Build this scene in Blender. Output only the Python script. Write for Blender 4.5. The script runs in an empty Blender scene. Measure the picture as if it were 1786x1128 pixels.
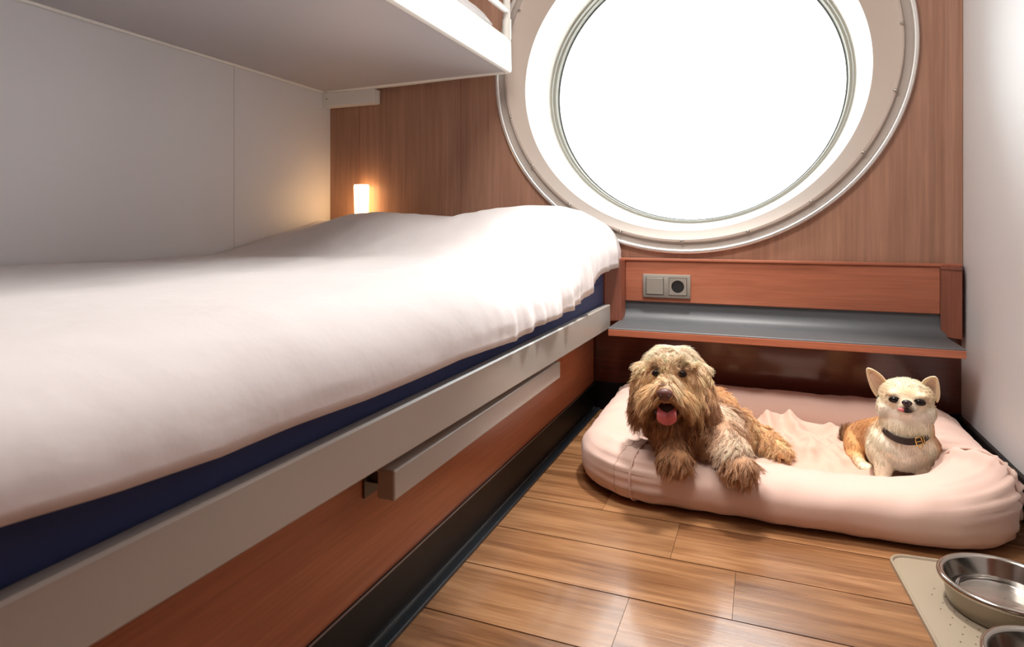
import bpy, bmesh, math, random
import numpy as np
from mathutils import Vector, Matrix, noise

random.seed(7)
rng = np.random.default_rng(7)
S = bpy.context.scene
COL = S.collection

# ------------------------------------------------------------------ camera
cam_d = bpy.data.cameras.new('camera')
cam = bpy.data.objects.new('camera', cam_d)
COL.objects.link(cam)
cam.location = (0, 0, 0.65)
cam.rotation_euler = (math.radians(90), 0, math.radians(21.76))
cam_d.sensor_width = 36
cam_d.lens = 36 * 1095 / 1786
cam_d.shift_y = -169 / 1786
cam_d.clip_start = 0.02
cam_d.dof.use_dof = True
cam_d.dof.focus_distance = 1.6
cam_d.dof.aperture_fstop = 9
S.camera = cam

# ------------------------------------------------------------------ world, view, large lights
W = bpy.data.worlds.new('world')
S.world = W
W.use_nodes = True
nt = W.node_tree
bg = nt.nodes['Background']
bg.inputs['Color'].default_value = (0.93, 0.97, 1.0, 1)
bg.inputs['Strength'].default_value = 7.5
vs = S.view_settings
vs.view_transform = 'Standard'
vs.look = 'None'
vs.gamma = 1
vs.exposure = 0.22
vs.use_curve_mapping = False


def area_light(name, loc, rot, sx, sy, power, color):
    d = bpy.data.lights.new(name, 'AREA')
    d.shape = 'RECTANGLE'
    d.size = sx
    d.size_y = sy
    d.energy = power
    d.color = color
    o = bpy.data.objects.new(name, d)
    COL.objects.link(o)
    o.location = loc
    o.rotation_euler = rot
    return o


def portal():
    d = bpy.data.lights.new('window_portal', 'AREA')
    d.shape = 'RECTANGLE'
    d.size = 1.25
    d.size_y = 1.15
    o = bpy.data.objects.new('window_portal', d)
    COL.objects.link(o)
    o.location = (-0.262, 2.62, 1.2)
    o.rotation_euler = (math.radians(-90), 0, 0)
    d.cycles.is_portal = True


portal()
area_light('ceiling_light', (-0.42, 0.95, 2.12), (0, 0, 0), 0.6, 0.4, 22, (1.0, 0.96, 0.92))
sl = bpy.data.lights.new('downlight', 'SPOT')
sl.energy = 145
sl.color = (1.0, 0.96, 0.92)
sl.spot_size = math.radians(50)
sl.spot_blend = .7
sl.shadow_soft_size = .09
slo = bpy.data.objects.new('downlight', sl)
COL.objects.link(slo)
slo.location = (-.10, 1.80, 2.11)
slo.rotation_euler = (math.radians(-4), math.radians(3), 0)


# ------------------------------------------------------------------ materials
def srgb(r, g, b):
    def f(c):
        c /= 255
        return c / 12.92 if c <= .04045 else ((c + .055) / 1.055) ** 2.4
    return (f(r), f(g), f(b), 1)


def mat(name, color, rough=.5, metal=0.0, spec=.5, coat=0.0, sheen=0.0, bump=None, emit=None, trans=0.0, sss=0.0):
    m = bpy.data.materials.new(name)
    m.use_nodes = True
    n = m.node_tree
    b = n.nodes['Principled BSDF']
    b.inputs['Base Color'].default_value = color
    b.inputs['Roughness'].default_value = rough
    b.inputs['Metallic'].default_value = metal
    b.inputs['Specular IOR Level'].default_value = spec
    b.inputs['Coat Weight'].default_value = coat
    b.inputs['Coat Roughness'].default_value = .12
    b.inputs['Sheen Weight'].default_value = sheen
    b.inputs['Transmission Weight'].default_value = trans
    b.inputs['Subsurface Weight'].default_value = sss
    b.inputs['Subsurface Scale'].default_value = .01
    if emit:
        b.inputs['Emission Color'].default_value = emit[0]
        b.inputs['Emission Strength'].default_value = emit[1]
    if bump:
        sc, st, dist = bump
        tc = n.nodes.new('ShaderNodeTexCoord')
        no = n.nodes.new('ShaderNodeTexNoise')
        no.inputs['Scale'].default_value = sc
        no.inputs['Detail'].default_value = 4
        bu = n.nodes.new('ShaderNodeBump')
        bu.inputs['Strength'].default_value = st
        bu.inputs['Distance'].default_value = dist
        n.links.new(tc.outputs['Object'], no.inputs['Vector'])
        n.links.new(no.outputs['Fac'], bu.inputs['Height'])
        n.links.new(bu.outputs['Normal'], b.inputs['Normal'])
    return m


def wood(name, c1, c2, c3, axis, rough=.4, coat=.0, fine=90, band=5.0, use_attr=False, bump=.15, contrast=1.0):
    """streaky wood grain running along axis (0=x,1=y,2=z) in object space"""
    m = bpy.data.materials.new(name)
    m.use_nodes = True
    n = m.node_tree
    L = n.links
    b = n.nodes['Principled BSDF']
    tc = n.nodes.new('ShaderNodeTexCoord')
    vec = tc.outputs['Object']
    if use_attr:
        at = n.nodes.new('ShaderNodeAttribute')
        at.attribute_name = 'tint'
        add = n.nodes.new('ShaderNodeVectorMath')
        add.operation = 'MULTIPLY_ADD'
        add.inputs[1].default_value = (37, 53, 71)
        L.new(at.outputs['Color'], add.inputs[0])
        L.new(vec, add.inputs[2])
        vec = add.outputs[0]

    def noise_tex(scale, stretch, detail=4, dist=0.0, rg=.55):
        mp = n.nodes.new('ShaderNodeMapping')
        s = [scale] * 3
        s[axis] = scale * stretch
        mp.inputs['Scale'].default_value = s
        L.new(vec, mp.inputs['Vector'])
        t = n.nodes.new('ShaderNodeTexNoise')
        t.inputs['Scale'].default_value = 1
        t.inputs['Detail'].default_value = detail
        t.inputs['Distortion'].default_value = dist
        t.inputs['Roughness'].default_value = rg
        L.new(mp.outputs[0], t.inputs['Vector'])
        return t.outputs['Fac']
    a = noise_tex(band, .12, 5, 1.2)
    f = noise_tex(fine, .03, 3, .3, .7)
    mid = noise_tex(band * 5, .07, 4, .8)
    r = n.nodes.new('ShaderNodeValToRGB')
    r.color_ramp.elements[0].position = .5 - .2 / contrast
    r.color_ramp.elements[0].color = c2
    r.color_ramp.elements[1].position = .5 + .2 / contrast
    r.color_ramp.elements[1].color = c3
    e = r.color_ramp.elements.new(.5)
    e.color = c1
    mx = n.nodes.new('ShaderNodeMath')
    mx.operation = 'MULTIPLY_ADD'
    mx.inputs[1].default_value = .45
    L.new(mid, mx.inputs[0])
    m2 = n.nodes.new('ShaderNodeMath')
    m2.operation = 'MULTIPLY'
    m2.inputs[1].default_value = .55
    L.new(a, m2.inputs[0])
    L.new(m2.outputs[0], mx.inputs[2])
    L.new(mx.outputs[0], r.inputs[0])
    mr = n.nodes.new('ShaderNodeMapRange')
    mr.inputs['From Min'].default_value = .3
    mr.inputs['From Max'].default_value = .7
    mr.inputs['To Min'].default_value = .82
    mr.inputs['To Max'].default_value = 1.1
    L.new(f, mr.inputs['Value'])
    mul = n.nodes.new('ShaderNodeVectorMath')
    mul.operation = 'SCALE'
    L.new(r.outputs[0], mul.inputs[0])
    L.new(mr.outputs[0], mul.inputs['Scale'])
    outc = mul.outputs[0]
    if use_attr:
        sp = n.nodes.new('ShaderNodeSeparateColor')
        L.new(at.outputs['Color'], sp.inputs[0])
        mr2 = n.nodes.new('ShaderNodeMapRange')
        mr2.inputs['To Min'].default_value = .82
        mr2.inputs['To Max'].default_value = 1.15
        L.new(sp.outputs[0], mr2.inputs['Value'])
        mu2 = n.nodes.new('ShaderNodeVectorMath')
        mu2.operation = 'SCALE'
        L.new(outc, mu2.inputs[0])
        L.new(mr2.outputs[0], mu2.inputs['Scale'])
        outc = mu2.outputs[0]
    L.new(outc, b.inputs['Base Color'])
    b.inputs['Roughness'].default_value = rough
    b.inputs['Coat Weight'].default_value = coat
    b.inputs['Coat Roughness'].default_value = .1
    if bump:
        bu = n.nodes.new('ShaderNodeBump')
        bu.inputs['Strength'].default_value = bump
        bu.inputs['Distance'].default_value = .002
        L.new(f, bu.inputs['Height'])
        L.new(bu.outputs['Normal'], b.inputs['Normal'])
    return m


def fur_mat(name, rough=.55):
    m = bpy.data.materials.new(name)
    m.use_nodes = True
    n = m.node_tree
    b = n.nodes['Principled BSDF']
    at = n.nodes.new('ShaderNodeAttribute')
    at.attribute_name = 'coat'
    n.links.new(at.outputs['Color'], b.inputs['Base Color'])
    b.inputs['Roughness'].default_value = rough
    b.inputs['Specular IOR Level'].default_value = .35
    b.inputs['Sheen Weight'].default_value = .1
    return m


M = {}
M['white_wall'] = mat('white_wall_panel', srgb(226, 226, 228), .45, bump=(60, .03, .002))
M['joint'] = mat('panel_joint', srgb(196, 194, 193), .5)
M['ceiling'] = mat('ceiling_white', srgb(225, 222, 218), .6)
M['wood_wall'] = wood('wood_wall_veneer', srgb(170, 127, 104), srgb(154, 113, 92), srgb(184, 140, 116), 2, .42, fine=90, band=5, bump=.03)
M['cherry_x'] = wood('cherry_panel', srgb(182, 110, 82), srgb(160, 92, 68), srgb(198, 126, 96), 0, .38, fine=150, band=7, bump=.03)
M['cherry_y'] = wood('cherry_base_panel', srgb(172, 104, 72), srgb(152, 88, 60), srgb(188, 120, 86), 1, .3, fine=150, band=6, bump=.03)
M['cherry_z'] = wood('cherry_upright', srgb(146, 86, 66), srgb(126, 72, 55), srgb(162, 98, 76), 2, .4, fine=150, band=7, bump=.03)
M['dark_wood'] = wood('glossy_dark_wood', srgb(92, 46, 38), srgb(78, 38, 32), srgb(104, 54, 44), 0, .14, coat=.4, fine=150, band=5, bump=.0)
M['floor'] = wood('plank_floor', srgb(150, 106, 70), srgb(118, 78, 49), srgb(178, 132, 92), 0, .27, coat=.3, fine=230, band=10, use_attr=True, bump=.2, contrast=1.7)
M['floor_gap'] = mat('floor_gap', srgb(20, 14, 10), .8)
M['black'] = mat('black_skirting', srgb(20, 18, 18), .45, spec=.25)
M['black_strip'] = mat('black_floor_strip', srgb(26, 32, 38), .35)
M['metal_line'] = mat('thin_metal_edge', srgb(150, 150, 150), .3, metal=.8)
M['rail'] = mat('greige_enamel', srgb(180, 175, 167), .28, bump=(300, .02, .001))
M['white_enamel'] = mat('white_enamel', srgb(240, 237, 230), .3)
M['bracket'] = mat('bracket_metal', srgb(92, 88, 84), .45, metal=.4)
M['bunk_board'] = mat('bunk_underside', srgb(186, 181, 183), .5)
M['frame_beige'] = mat('porthole_beige', srgb(194, 178, 166), .4)
M['frame_white'] = mat('porthole_white', srgb(214, 210, 198), .4)
M['gasket'] = mat('porthole_gasket', srgb(176, 176, 164), .5)
M['gasket_dark'] = mat('porthole_seal', srgb(96, 98, 96), .5)
M['frame_band'] = mat('porthole_band', srgb(176, 164, 154), .4)
M['rim_metal'] = mat('satin_rim', srgb(236, 234, 230), .3, metal=.75)
M['chrome'] = mat('chrome', srgb(225, 222, 218), .12, metal=1)
M['steel'] = mat('brushed_steel', srgb(190, 184, 176), .16, metal=1)
M['steel_dull'] = mat('outer_steel', srgb(150, 140, 126), .3, metal=1)
M['brass'] = mat('brass', srgb(220, 180, 105), .25, metal=1)
M['grey_laminate'] = mat('grey_laminate', srgb(90, 92, 94), .45, bump=(500, .15, .0008))
M['socket_grey'] = mat('socket_metallic', srgb(172, 165, 155), .35, metal=.35)
M['socket_dark'] = mat('socket_hole', srgb(38, 38, 40), .4)
M['sheet'] = mat('white_cotton', srgb(224, 218, 217), .85, sheen=.1, bump=(14, .25, .01))
M['navy'] = mat('navy_cover', srgb(44, 62, 116), .75, sheen=.15, bump=(700, .15, .0006))
M['bedlinen_blush'] = mat('blush_canvas', srgb(226, 193, 178), .9, sheen=.2, bump=(1100, .2, .0006))
M['blush_cushion'] = mat('blush_cushion', srgb(220, 184, 164), .9, sheen=.2, bump=(1100, .2, .0006))
M['thread'] = mat('seam_thread', srgb(190, 152, 130), .8)
M['silicone'] = mat('taupe_silicone', srgb(162, 147, 126), .5)
M['nub'] = mat('silicone_nub', srgb(128, 116, 98), .4)
M['shade'] = mat('lamp_shade', srgb(255, 240, 215), .4, emit=((1.0, .62, .28, 1), 7.0))
M['nose_brown'] = mat('nose_brown', srgb(104, 66, 58), .38, bump=(900, .4, .0006))
M['nose_black'] = mat('nose_black', srgb(44, 32, 34), .35)
M['eye'] = mat('eye_dark', srgb(24, 18, 18), .12, spec=.3)
M['lid'] = mat('eyelid', srgb(62, 40, 32), .5)
M['mouth'] = mat('mouth_dark', srgb(52, 26, 24), .5)
M['tongue'] = mat('tongue_pink', srgb(214, 112, 116), .42, sss=.15, bump=(500, .25, .0008))
M['leather'] = mat('dark_leather', srgb(52, 38, 34), .45, bump=(400, .2, .0008))
M['ear_inner'] = mat('ear_inner', srgb(232, 200, 178), .8, bump=(300, .5, .002))
M['fur'] = fur_mat('long_fur')
M['fur_base'] = fur_mat('fur_skin', .9)


def water_mat():
    m = mat('water', (1, 1, 1, 1), .02, trans=1.0)
    m.node_tree.nodes['Principled BSDF'].inputs['IOR'].default_value = 1.33
    return m


M['water'] = water_mat()


def glass_mat():
    m = bpy.data.materials.new('porthole_glass')
    m.use_nodes = True
    n = m.node_tree
    for x in list(n.nodes):
        if x.type == 'BSDF_PRINCIPLED':
            n.nodes.remove(x)
    out = [x for x in n.nodes if x.type == 'OUTPUT_MATERIAL'][0]
    t = n.nodes.new('ShaderNodeBsdfTransparent')
    t.inputs[0].default_value = (.98, .99, .98, 1)
    g = n.nodes.new('ShaderNodeBsdfGlossy')
    g.inputs['Roughness'].default_value = .02
    mi = n.nodes.new('ShaderNodeMixShader')
    fr = n.nodes.new('ShaderNodeFresnel')
    fr.inputs[0].default_value = 1.45
    n.links.new(fr.outputs[0], mi.inputs[0])
    n.links.new(t.outputs[0], mi.inputs[1])
    n.links.new(g.outputs[0], mi.inputs[2])
    n.links.new(mi.outputs[0], out.inputs[0])
    return m


M['glass'] = glass_mat()


# ------------------------------------------------------------------ builders
def link(name, me, m=None, parent=None, smooth=False, angle=None):
    o = bpy.data.objects.new(name, me)
    COL.objects.link(o)
    if m is not None:
        me.materials.append(m)
    if parent is not None:
        o.parent = parent
        o.matrix_parent_inverse = parent.matrix_world.inverted() if parent.type != 'EMPTY' else Matrix.Translation(-Vector(parent.location))
    if smooth:
        me.polygons.foreach_set('use_smooth', [True] * len(me.polygons))
        if angle:
            me.set_sharp_from_angle(angle=math.radians(angle))
    return o


def obj(name, bm, m=None, parent=None, smooth=False, angle=None):
    me = bpy.data.meshes.new(name)
    bm.normal_update()
    bm.to_mesh(me)
    bm.free()
    return link(name, me, m, parent, smooth, angle)


def mesh_obj(name, verts, faces, m=None, parent=None, smooth=True, angle=None):
    me = bpy.data.meshes.new(name)
    me.from_pydata([tuple(v) for v in verts], [], faces)
    me.update()
    return link(name, me, m, parent, smooth, angle)


def tag(o, label=None, cat=None, group=None, kind=None):
    if label:
        o['label'] = label
    if cat:
        o['category'] = cat
    if group:
        o['group'] = group
    if kind:
        o['kind'] = kind
    return o


def thing(name, loc, label, cat, group=None):
    o = bpy.data.objects.new(name, None)
    COL.objects.link(o)
    o.location = loc
    o.empty_display_size = .05
    return tag(o, label, cat, group)


def add_box(bm, x0, x1, y0, y1, z0, z1, bevel=0.0, seg=2):
    r = bmesh.ops.create_cube(bm, size=1)
    vs_ = r['verts']
    for v in vs_:
        v.co = Vector((x0 + (v.co.x + .5) * (x1 - x0), y0 + (v.co.y + .5) * (y1 - y0), z0 + (v.co.z + .5) * (z1 - z0)))
    if bevel:
        es = list({e for v in vs_ for e in v.link_edges})
        bmesh.ops.bevel(bm, geom=es, offset=bevel, segments=seg, affect='EDGES', profile=.5)


def box(name, b, m, parent=None, bevel=0.0, seg=2):
    bm = bmesh.new()
    add_box(bm, *b, bevel=bevel, seg=seg)
    o = obj(name, bm, m, parent, smooth=seg > 2)
    if seg > 2:
        o.modifiers.new('w', 'WEIGHTED_NORMAL').keep_sharp = True
    return o


def tube(bm, pts, r, n=10, closed=False, caps=True):
    pts = [Vector(p) for p in pts]
    k = len(pts)
    rings = []
    ref = None
    for i, p in enumerate(pts):
        if closed:
            t = pts[(i + 1) % k] - pts[i - 1]
        else:
            t = pts[min(i + 1, k - 1)] - pts[max(i - 1, 0)]
        t.normalize()
        if ref is None:
            ref = Vector((0, 0, 1)) if abs(t.z) < .9 else Vector((1, 0, 0))
        a = (ref - t * ref.dot(t)).normalized()
        ref = a
        b = t.cross(a)
        rr = r[i] if isinstance(r, (list, tuple)) else r
        rings.append([bm.verts.new(p + a * rr * math.cos(2 * math.pi * j / n) + b * rr * math.sin(2 * math.pi * j / n)) for j in range(n)])
    for i in range(k if closed else k - 1):
        A, B = rings[i], rings[(i + 1) % k]
        for j in range(n):
            bm.faces.new((A[j], A[(j + 1) % n], B[(j + 1) % n], B[j]))
    if caps and not closed:
        bm.faces.new(rings[0][::-1])
        bm.faces.new(rings[-1])


def lathe(bm, prof, c=(0, 0, 0), n=64):
    rings = []
    for r, z in prof:
        rings.append([bm.verts.new((c[0] + r * math.cos(2 * math.pi * j / n), c[1] + r * math.sin(2 * math.pi * j / n), c[2] + z)) for j in range(n)])
    for A, B in zip(rings, rings[1:]):
        for j in range(n):
            bm.faces.new((A[j], A[(j + 1) % n], B[(j + 1) % n], B[j]))
    return rings


def ellipsoid_bm(bm, c, r, R=None, u=24, v=16):
    g = bmesh.ops.create_uvsphere(bm, u_segments=u, v_segments=v, radius=1)
    for w in g['verts']:
        p = Vector((w.co.x * r[0], w.co.y * r[1], w.co.z * r[2]))
        if R is not None:
            p = R @ p
        w.co = p + Vector(c)


# ------------------------------------------------------------------ room dimensions
XL, XR, YW, YF, ZC = -1.72, 0.543, 2.209, -1.9, 2.14


def planks():
    bm = bmesh.new()
    lay = bm.loops.layers.float_color.new('tint')
    y_lines = [0.940 + .158 * k for k in range(-19, 9)]
    joints = {0: [-.217, .95], 1: [-.047], 2: [-.168, .9], 3: [-.342, .62], 4: [.02], 5: [-.25, .5], 6: [-.02], -1: [.14], -2: [-.3, .5]}
    for k, y0 in enumerate(y_lines):
        row = k - 19
        y1 = y0 + .158
        js = joints.get(row, [random.uniform(-.5, .5)])
        xs = sorted([-2.0] + [j for j in js if j < .7] + [.75])
        for a, b in zip(xs, xs[1:]):
            g0 = .0014
            x0, x1, ya, yb = a + .0004, b - .0004, y0 + g0, y1 - g0
            top = [bm.verts.new((x, y, 0)) for x, y in ((x0, ya), (x1, ya), (x1, yb), (x0, yb))]
            bot = [bm.verts.new((x, y, -.006)) for x, y in ((x0, ya), (x1, ya), (x1, yb), (x0, yb))]
            fs = [bm.faces.new(top)]
            for i in range(4):
                fs.append(bm.faces.new((top[i], bot[i], bot[(i + 1) % 4], top[(i + 1) % 4])))
            t = (random.random(), random.random(), random.random(), 1)
            for f in fs:
                for lo in f.loops:
                    lo[lay] = t
    n0 = len(bm.faces)
    vs4 = [bm.verts.new(p) for p in ((-2, YF, -.005), (.75, YF, -.005), (.75, 2.6, -.005), (-2, 2.6, -.005))]
    f = bm.faces.new(vs4)
    f.material_index = 1
    o = obj('floor', bm, M['floor'])
    o.data.materials.append(M['floor_gap'])
    tag(o, kind='structure')


def window_wall():
    # upper part of the wall with the porthole cut out
    bm = bmesh.new()
    cx, cz, rx, rz = -.2545, 1.2147, .672, .640
    x0, x1, z0, z1 = XL - .02, XR + .02, .30, ZC
    angs = [2 * math.pi * k / 120 for k in range(120)]
    for X in (x0, x1):
        for Z in (z0, z1):
            angs.append(math.atan2(Z - cz, X - cx) % (2 * math.pi))
    angs = sorted(set(round(a, 6) for a in angs))
    rings = []
    for y in (YW, YW + .03):
        inn, out = [], []
        for a in angs:
            c, s = math.cos(a), math.sin(a)
            k = 1 / math.sqrt((c / rx) ** 2 + (s / rz) ** 2)
            inn.append(bm.verts.new((cx + c * k, y, cz + s * k)))
            ts = []
            if c > 1e-9: ts.append((x1 - cx) / c)
            if c < -1e-9: ts.append((x0 - cx) / c)
            if s > 1e-9: ts.append((z1 - cz) / s)
            if s < -1e-9: ts.append((z0 - cz) / s)
            t = min(ts)
            out.append(bm.verts.new((cx + c * t, y, cz + s * t)))
        rings.append((inn, out))
    n = len(angs)
    for (inn, out), fl in zip(rings, (1, 0)):
        for i in range(n):
            j = (i + 1) % n
            f = (inn[i], inn[j], out[j], out[i])
            bm.faces.new(f if fl else f[::-1])
    for i in range(n):
        j = (i + 1) % n
        bm.faces.new((rings[0][0][j], rings[0][0][i], rings[1][0][i], rings[1][0][j]))
    o = obj('wall_back', bm, M['wood_wall'])
    tag(o, kind='structure')
    # thin seams between veneer boards
    bm = bmesh.new()
    for x in (-1.571, -1.097):
        add_box(bm, x - .0006, x + .0006, YW - .0007, YW + .002, .40, ZC)
    s = obj('wall_seam', bm, M['cherry_z'], o)
    low = box('lower_wall_panel', (XL, XR, YW - .004, YW + .03, 0, .33), M['dark_wood'], o)


def porthole():
    root = bpy.data.objects.new('window_1', None)
    COL.objects.link(root)
    root.location = (-.2545, YW, 1.2147)
    tag(root, kind='structure')
    N = 160

    def loft(name, rings, m, closed=False):
        vs_, fs = [], []
        for cx, cz, rx, rz, y in rings:
            for j in range(N):
                a = 2 * math.pi * j / N
                vs_.append((cx + rx * math.cos(a), y, cz + rz * math.sin(a)))
        k = len(rings)
        for i in range(k if closed else k - 1):
            for j in range(N):
                a, b = i * N, ((i + 1) % k) * N
                fs.append((a + j, a + (j + 1) % N, b + (j + 1) % N, b + j))
        return mesh_obj(name, vs_, fs, m, root, True, 50)

    C0 = (-.2545, 1.2147)

    def at(dr, y):  # ring at an offset from the rim
        return (C0[0], C0[1], .692 + dr, .6576 + dr, y)
    # chrome outer rim, a rounded bead standing proud of the wall
    bead = []
    for k in range(14):
        a = 2 * math.pi * k / 14
        bead.append(at(-.008 + .0085 * math.cos(a), YW - .009 + .0085 * math.sin(a)))
    loft('chrome_rim', bead, M['rim_metal'], True)
    loft('outer_band', [at(-.014, YW - .006), at(-.018, YW - .003), at(-.036, YW - .002), at(-.038, YW - .008)], M['frame_band'])
    A = (-.264, 1.200, .612, .566, YW + .06)
    A0 = (-.2627, 1.1737, .5916, .5433, YW + .05)
    loft('trim_ring', [at(-.038, YW - .008), at(-.041, YW - .012), at(-.048, YW - .012), (-.2550, 1.2120, .640, .605, YW - .008), A0, (-.263, 1.1737, .587, .539, YW + .058)], M['frame_beige'])
    loft('reveal', [(-.263, 1.1737, .587, .539, YW + .058), (-.263, 1.183, .583, .538, YW + .16), (-.2625, 1.190, .577, .535, YW + .25), (-.262, 1.193, .568, .530, YW + .31)], M['frame_white'])
    loft('glazing_ring', [(-.262, 1.193, .568, .530, YW + .31), (-.262, 1.193, .562, .523, YW + .312), (-.262, 1.193, .561, .522, YW + .335), (-.262, 1.194, .553, .520, YW + .337), (-.262, 1.194, .550, .518, YW + .36)], M['gasket'])
    loft('seal', [(-.262, 1.194, .550, .518, YW + .36), (-.262, 1.194, .5455, .5145, YW + .364), (-.262, 1.194, .5455, .5145, YW + .372), (-.263, 1.194, .60, .56, YW + .372)], M['gasket_dark'])
    # glass pane: a shallow disc with thickness
    vs_ = []
    fs = []
    for y in (YW + .368, YW + .374):
        for j in range(N):
            a = 2 * math.pi * j / N
            vs_.append((-.263 + .562 * math.cos(a), y, 1.194 + .528 * math.sin(a)))
    fs.append(tuple(range(N)))
    fs.append(tuple(range(2 * N - 1, N - 1, -1)))
    for j in range(N):
        fs.append((j, (j + 1) % N, N + (j + 1) % N, N + j))
    mesh_obj('pane', vs_, fs, M['glass'], root, False)
    # hull plate outside, so daylight comes only through the glass
    loft('outer_flange', [(-.263, 1.194, .60, .56, YW + .372), (-.263, 1.194, .72, .69, YW + .37), (-.2545, 1.2147, .70, .665, YW + .03), at(-.02, YW + .001)], M['frame_band'])
    # screws
    for k in range(19):
        a = math.radians(-90 + 360 / 19 * k)
        bm = bmesh.new()
        c = Vector((-.2545 + .6475 * math.cos(a), YW - .013, 1.213 + .6125 * math.sin(a)))
        ellipsoid_bm(bm, c, (.0060, .005, .0060), u=16, v=10)
        add_box(bm, c.x - .004, c.x + .004, c.y - .0056, c.y - .0046, c.z - .0006, c.z + .0006)
        obj('screw', bm, M['steel'], root, True)


def room():
    planks()
    window_wall()
    porthole()
    o = box('wall_left', (XL - .05, XL, YF, YW + .03, 0, ZC), M['white_wall'])
    tag(o, kind='structure')
    bm = bmesh.new()
    for y in (1.682, .45):
        add_box(bm, XL - .001, XL + .0006, y - .0012, y + .0012, 0.3, ZC)
    obj('panel_joint', bm, M['joint'], o)
    o = box('wall_right', (XR, XR + .05, YF, YW + .03, 0, ZC), M['white_wall'])
    tag(o, kind='structure')
    tag(box('wall_front', (XL - .05, XR + .05, YF - .05, YF, 0, ZC), M['wood_wall']), kind='structure')
    tag(box('ceiling', (XL - .05, XR + .05, YF - .05, YW + .03, ZC, ZC + .05), M['ceiling']), kind='structure')
    bm = bmesh.new()
    pts = [(.503, YW), (.508, YW - .004), (.531, YW - .022), (XR - .001, YW - .022), (XR - .001, YW)]
    lo = [bm.verts.new((x, y, .541)) for x, y in pts]
    hi = [bm.verts.new((x, y, ZC)) for x, y in pts]
    bm.faces.new(lo)
    bm.faces.new(hi[::-1])
    for i in range(5):
        bm.faces.new((lo[(i + 1) % 5], lo[i], hi[i], hi[(i + 1) % 5]))
    tag(obj('trim_2', bm, M['wood_wall']), kind='structure')
    tag(box('baseboard_right', (XR - .012, XR, .86, YW - .016, 0, .095), M['black'], bevel=.002), kind='structure')
    tag(box('baseboard_back', (-.56, XR, YW - .016, YW - .004, 0, .098), M['black'], bevel=.002), kind='structure')
    d = box('unseen_panel_1', (XR - .022, XR - .0005, -1.1, .85, .0, 2.0), M['cherry_z'])  # out-of-view dark wood slab with handle, added to darken the near bed rail
    tag(d, kind='structure')
    bm = bmesh.new()
    tube(bm, [(XR - .022, .74, 1.0), (XR - .062, .74, 1.0), (XR - .066, .735, 1.0), (XR - .066, .63, 1.0)], .009, 12)
    obj('unseen_panel_handle', bm, M['steel'], d, True, 60)
    tr = box('trim_1', (-.556, -.535, YF, YW - .016, 0, .007), M['black_strip'], bevel=.002)
    tag(tr, kind='structure')
    box('metal_edge', (-.5565, -.5548, YF, YW - .016, .007, .0105), M['metal_line'], tr)


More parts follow.
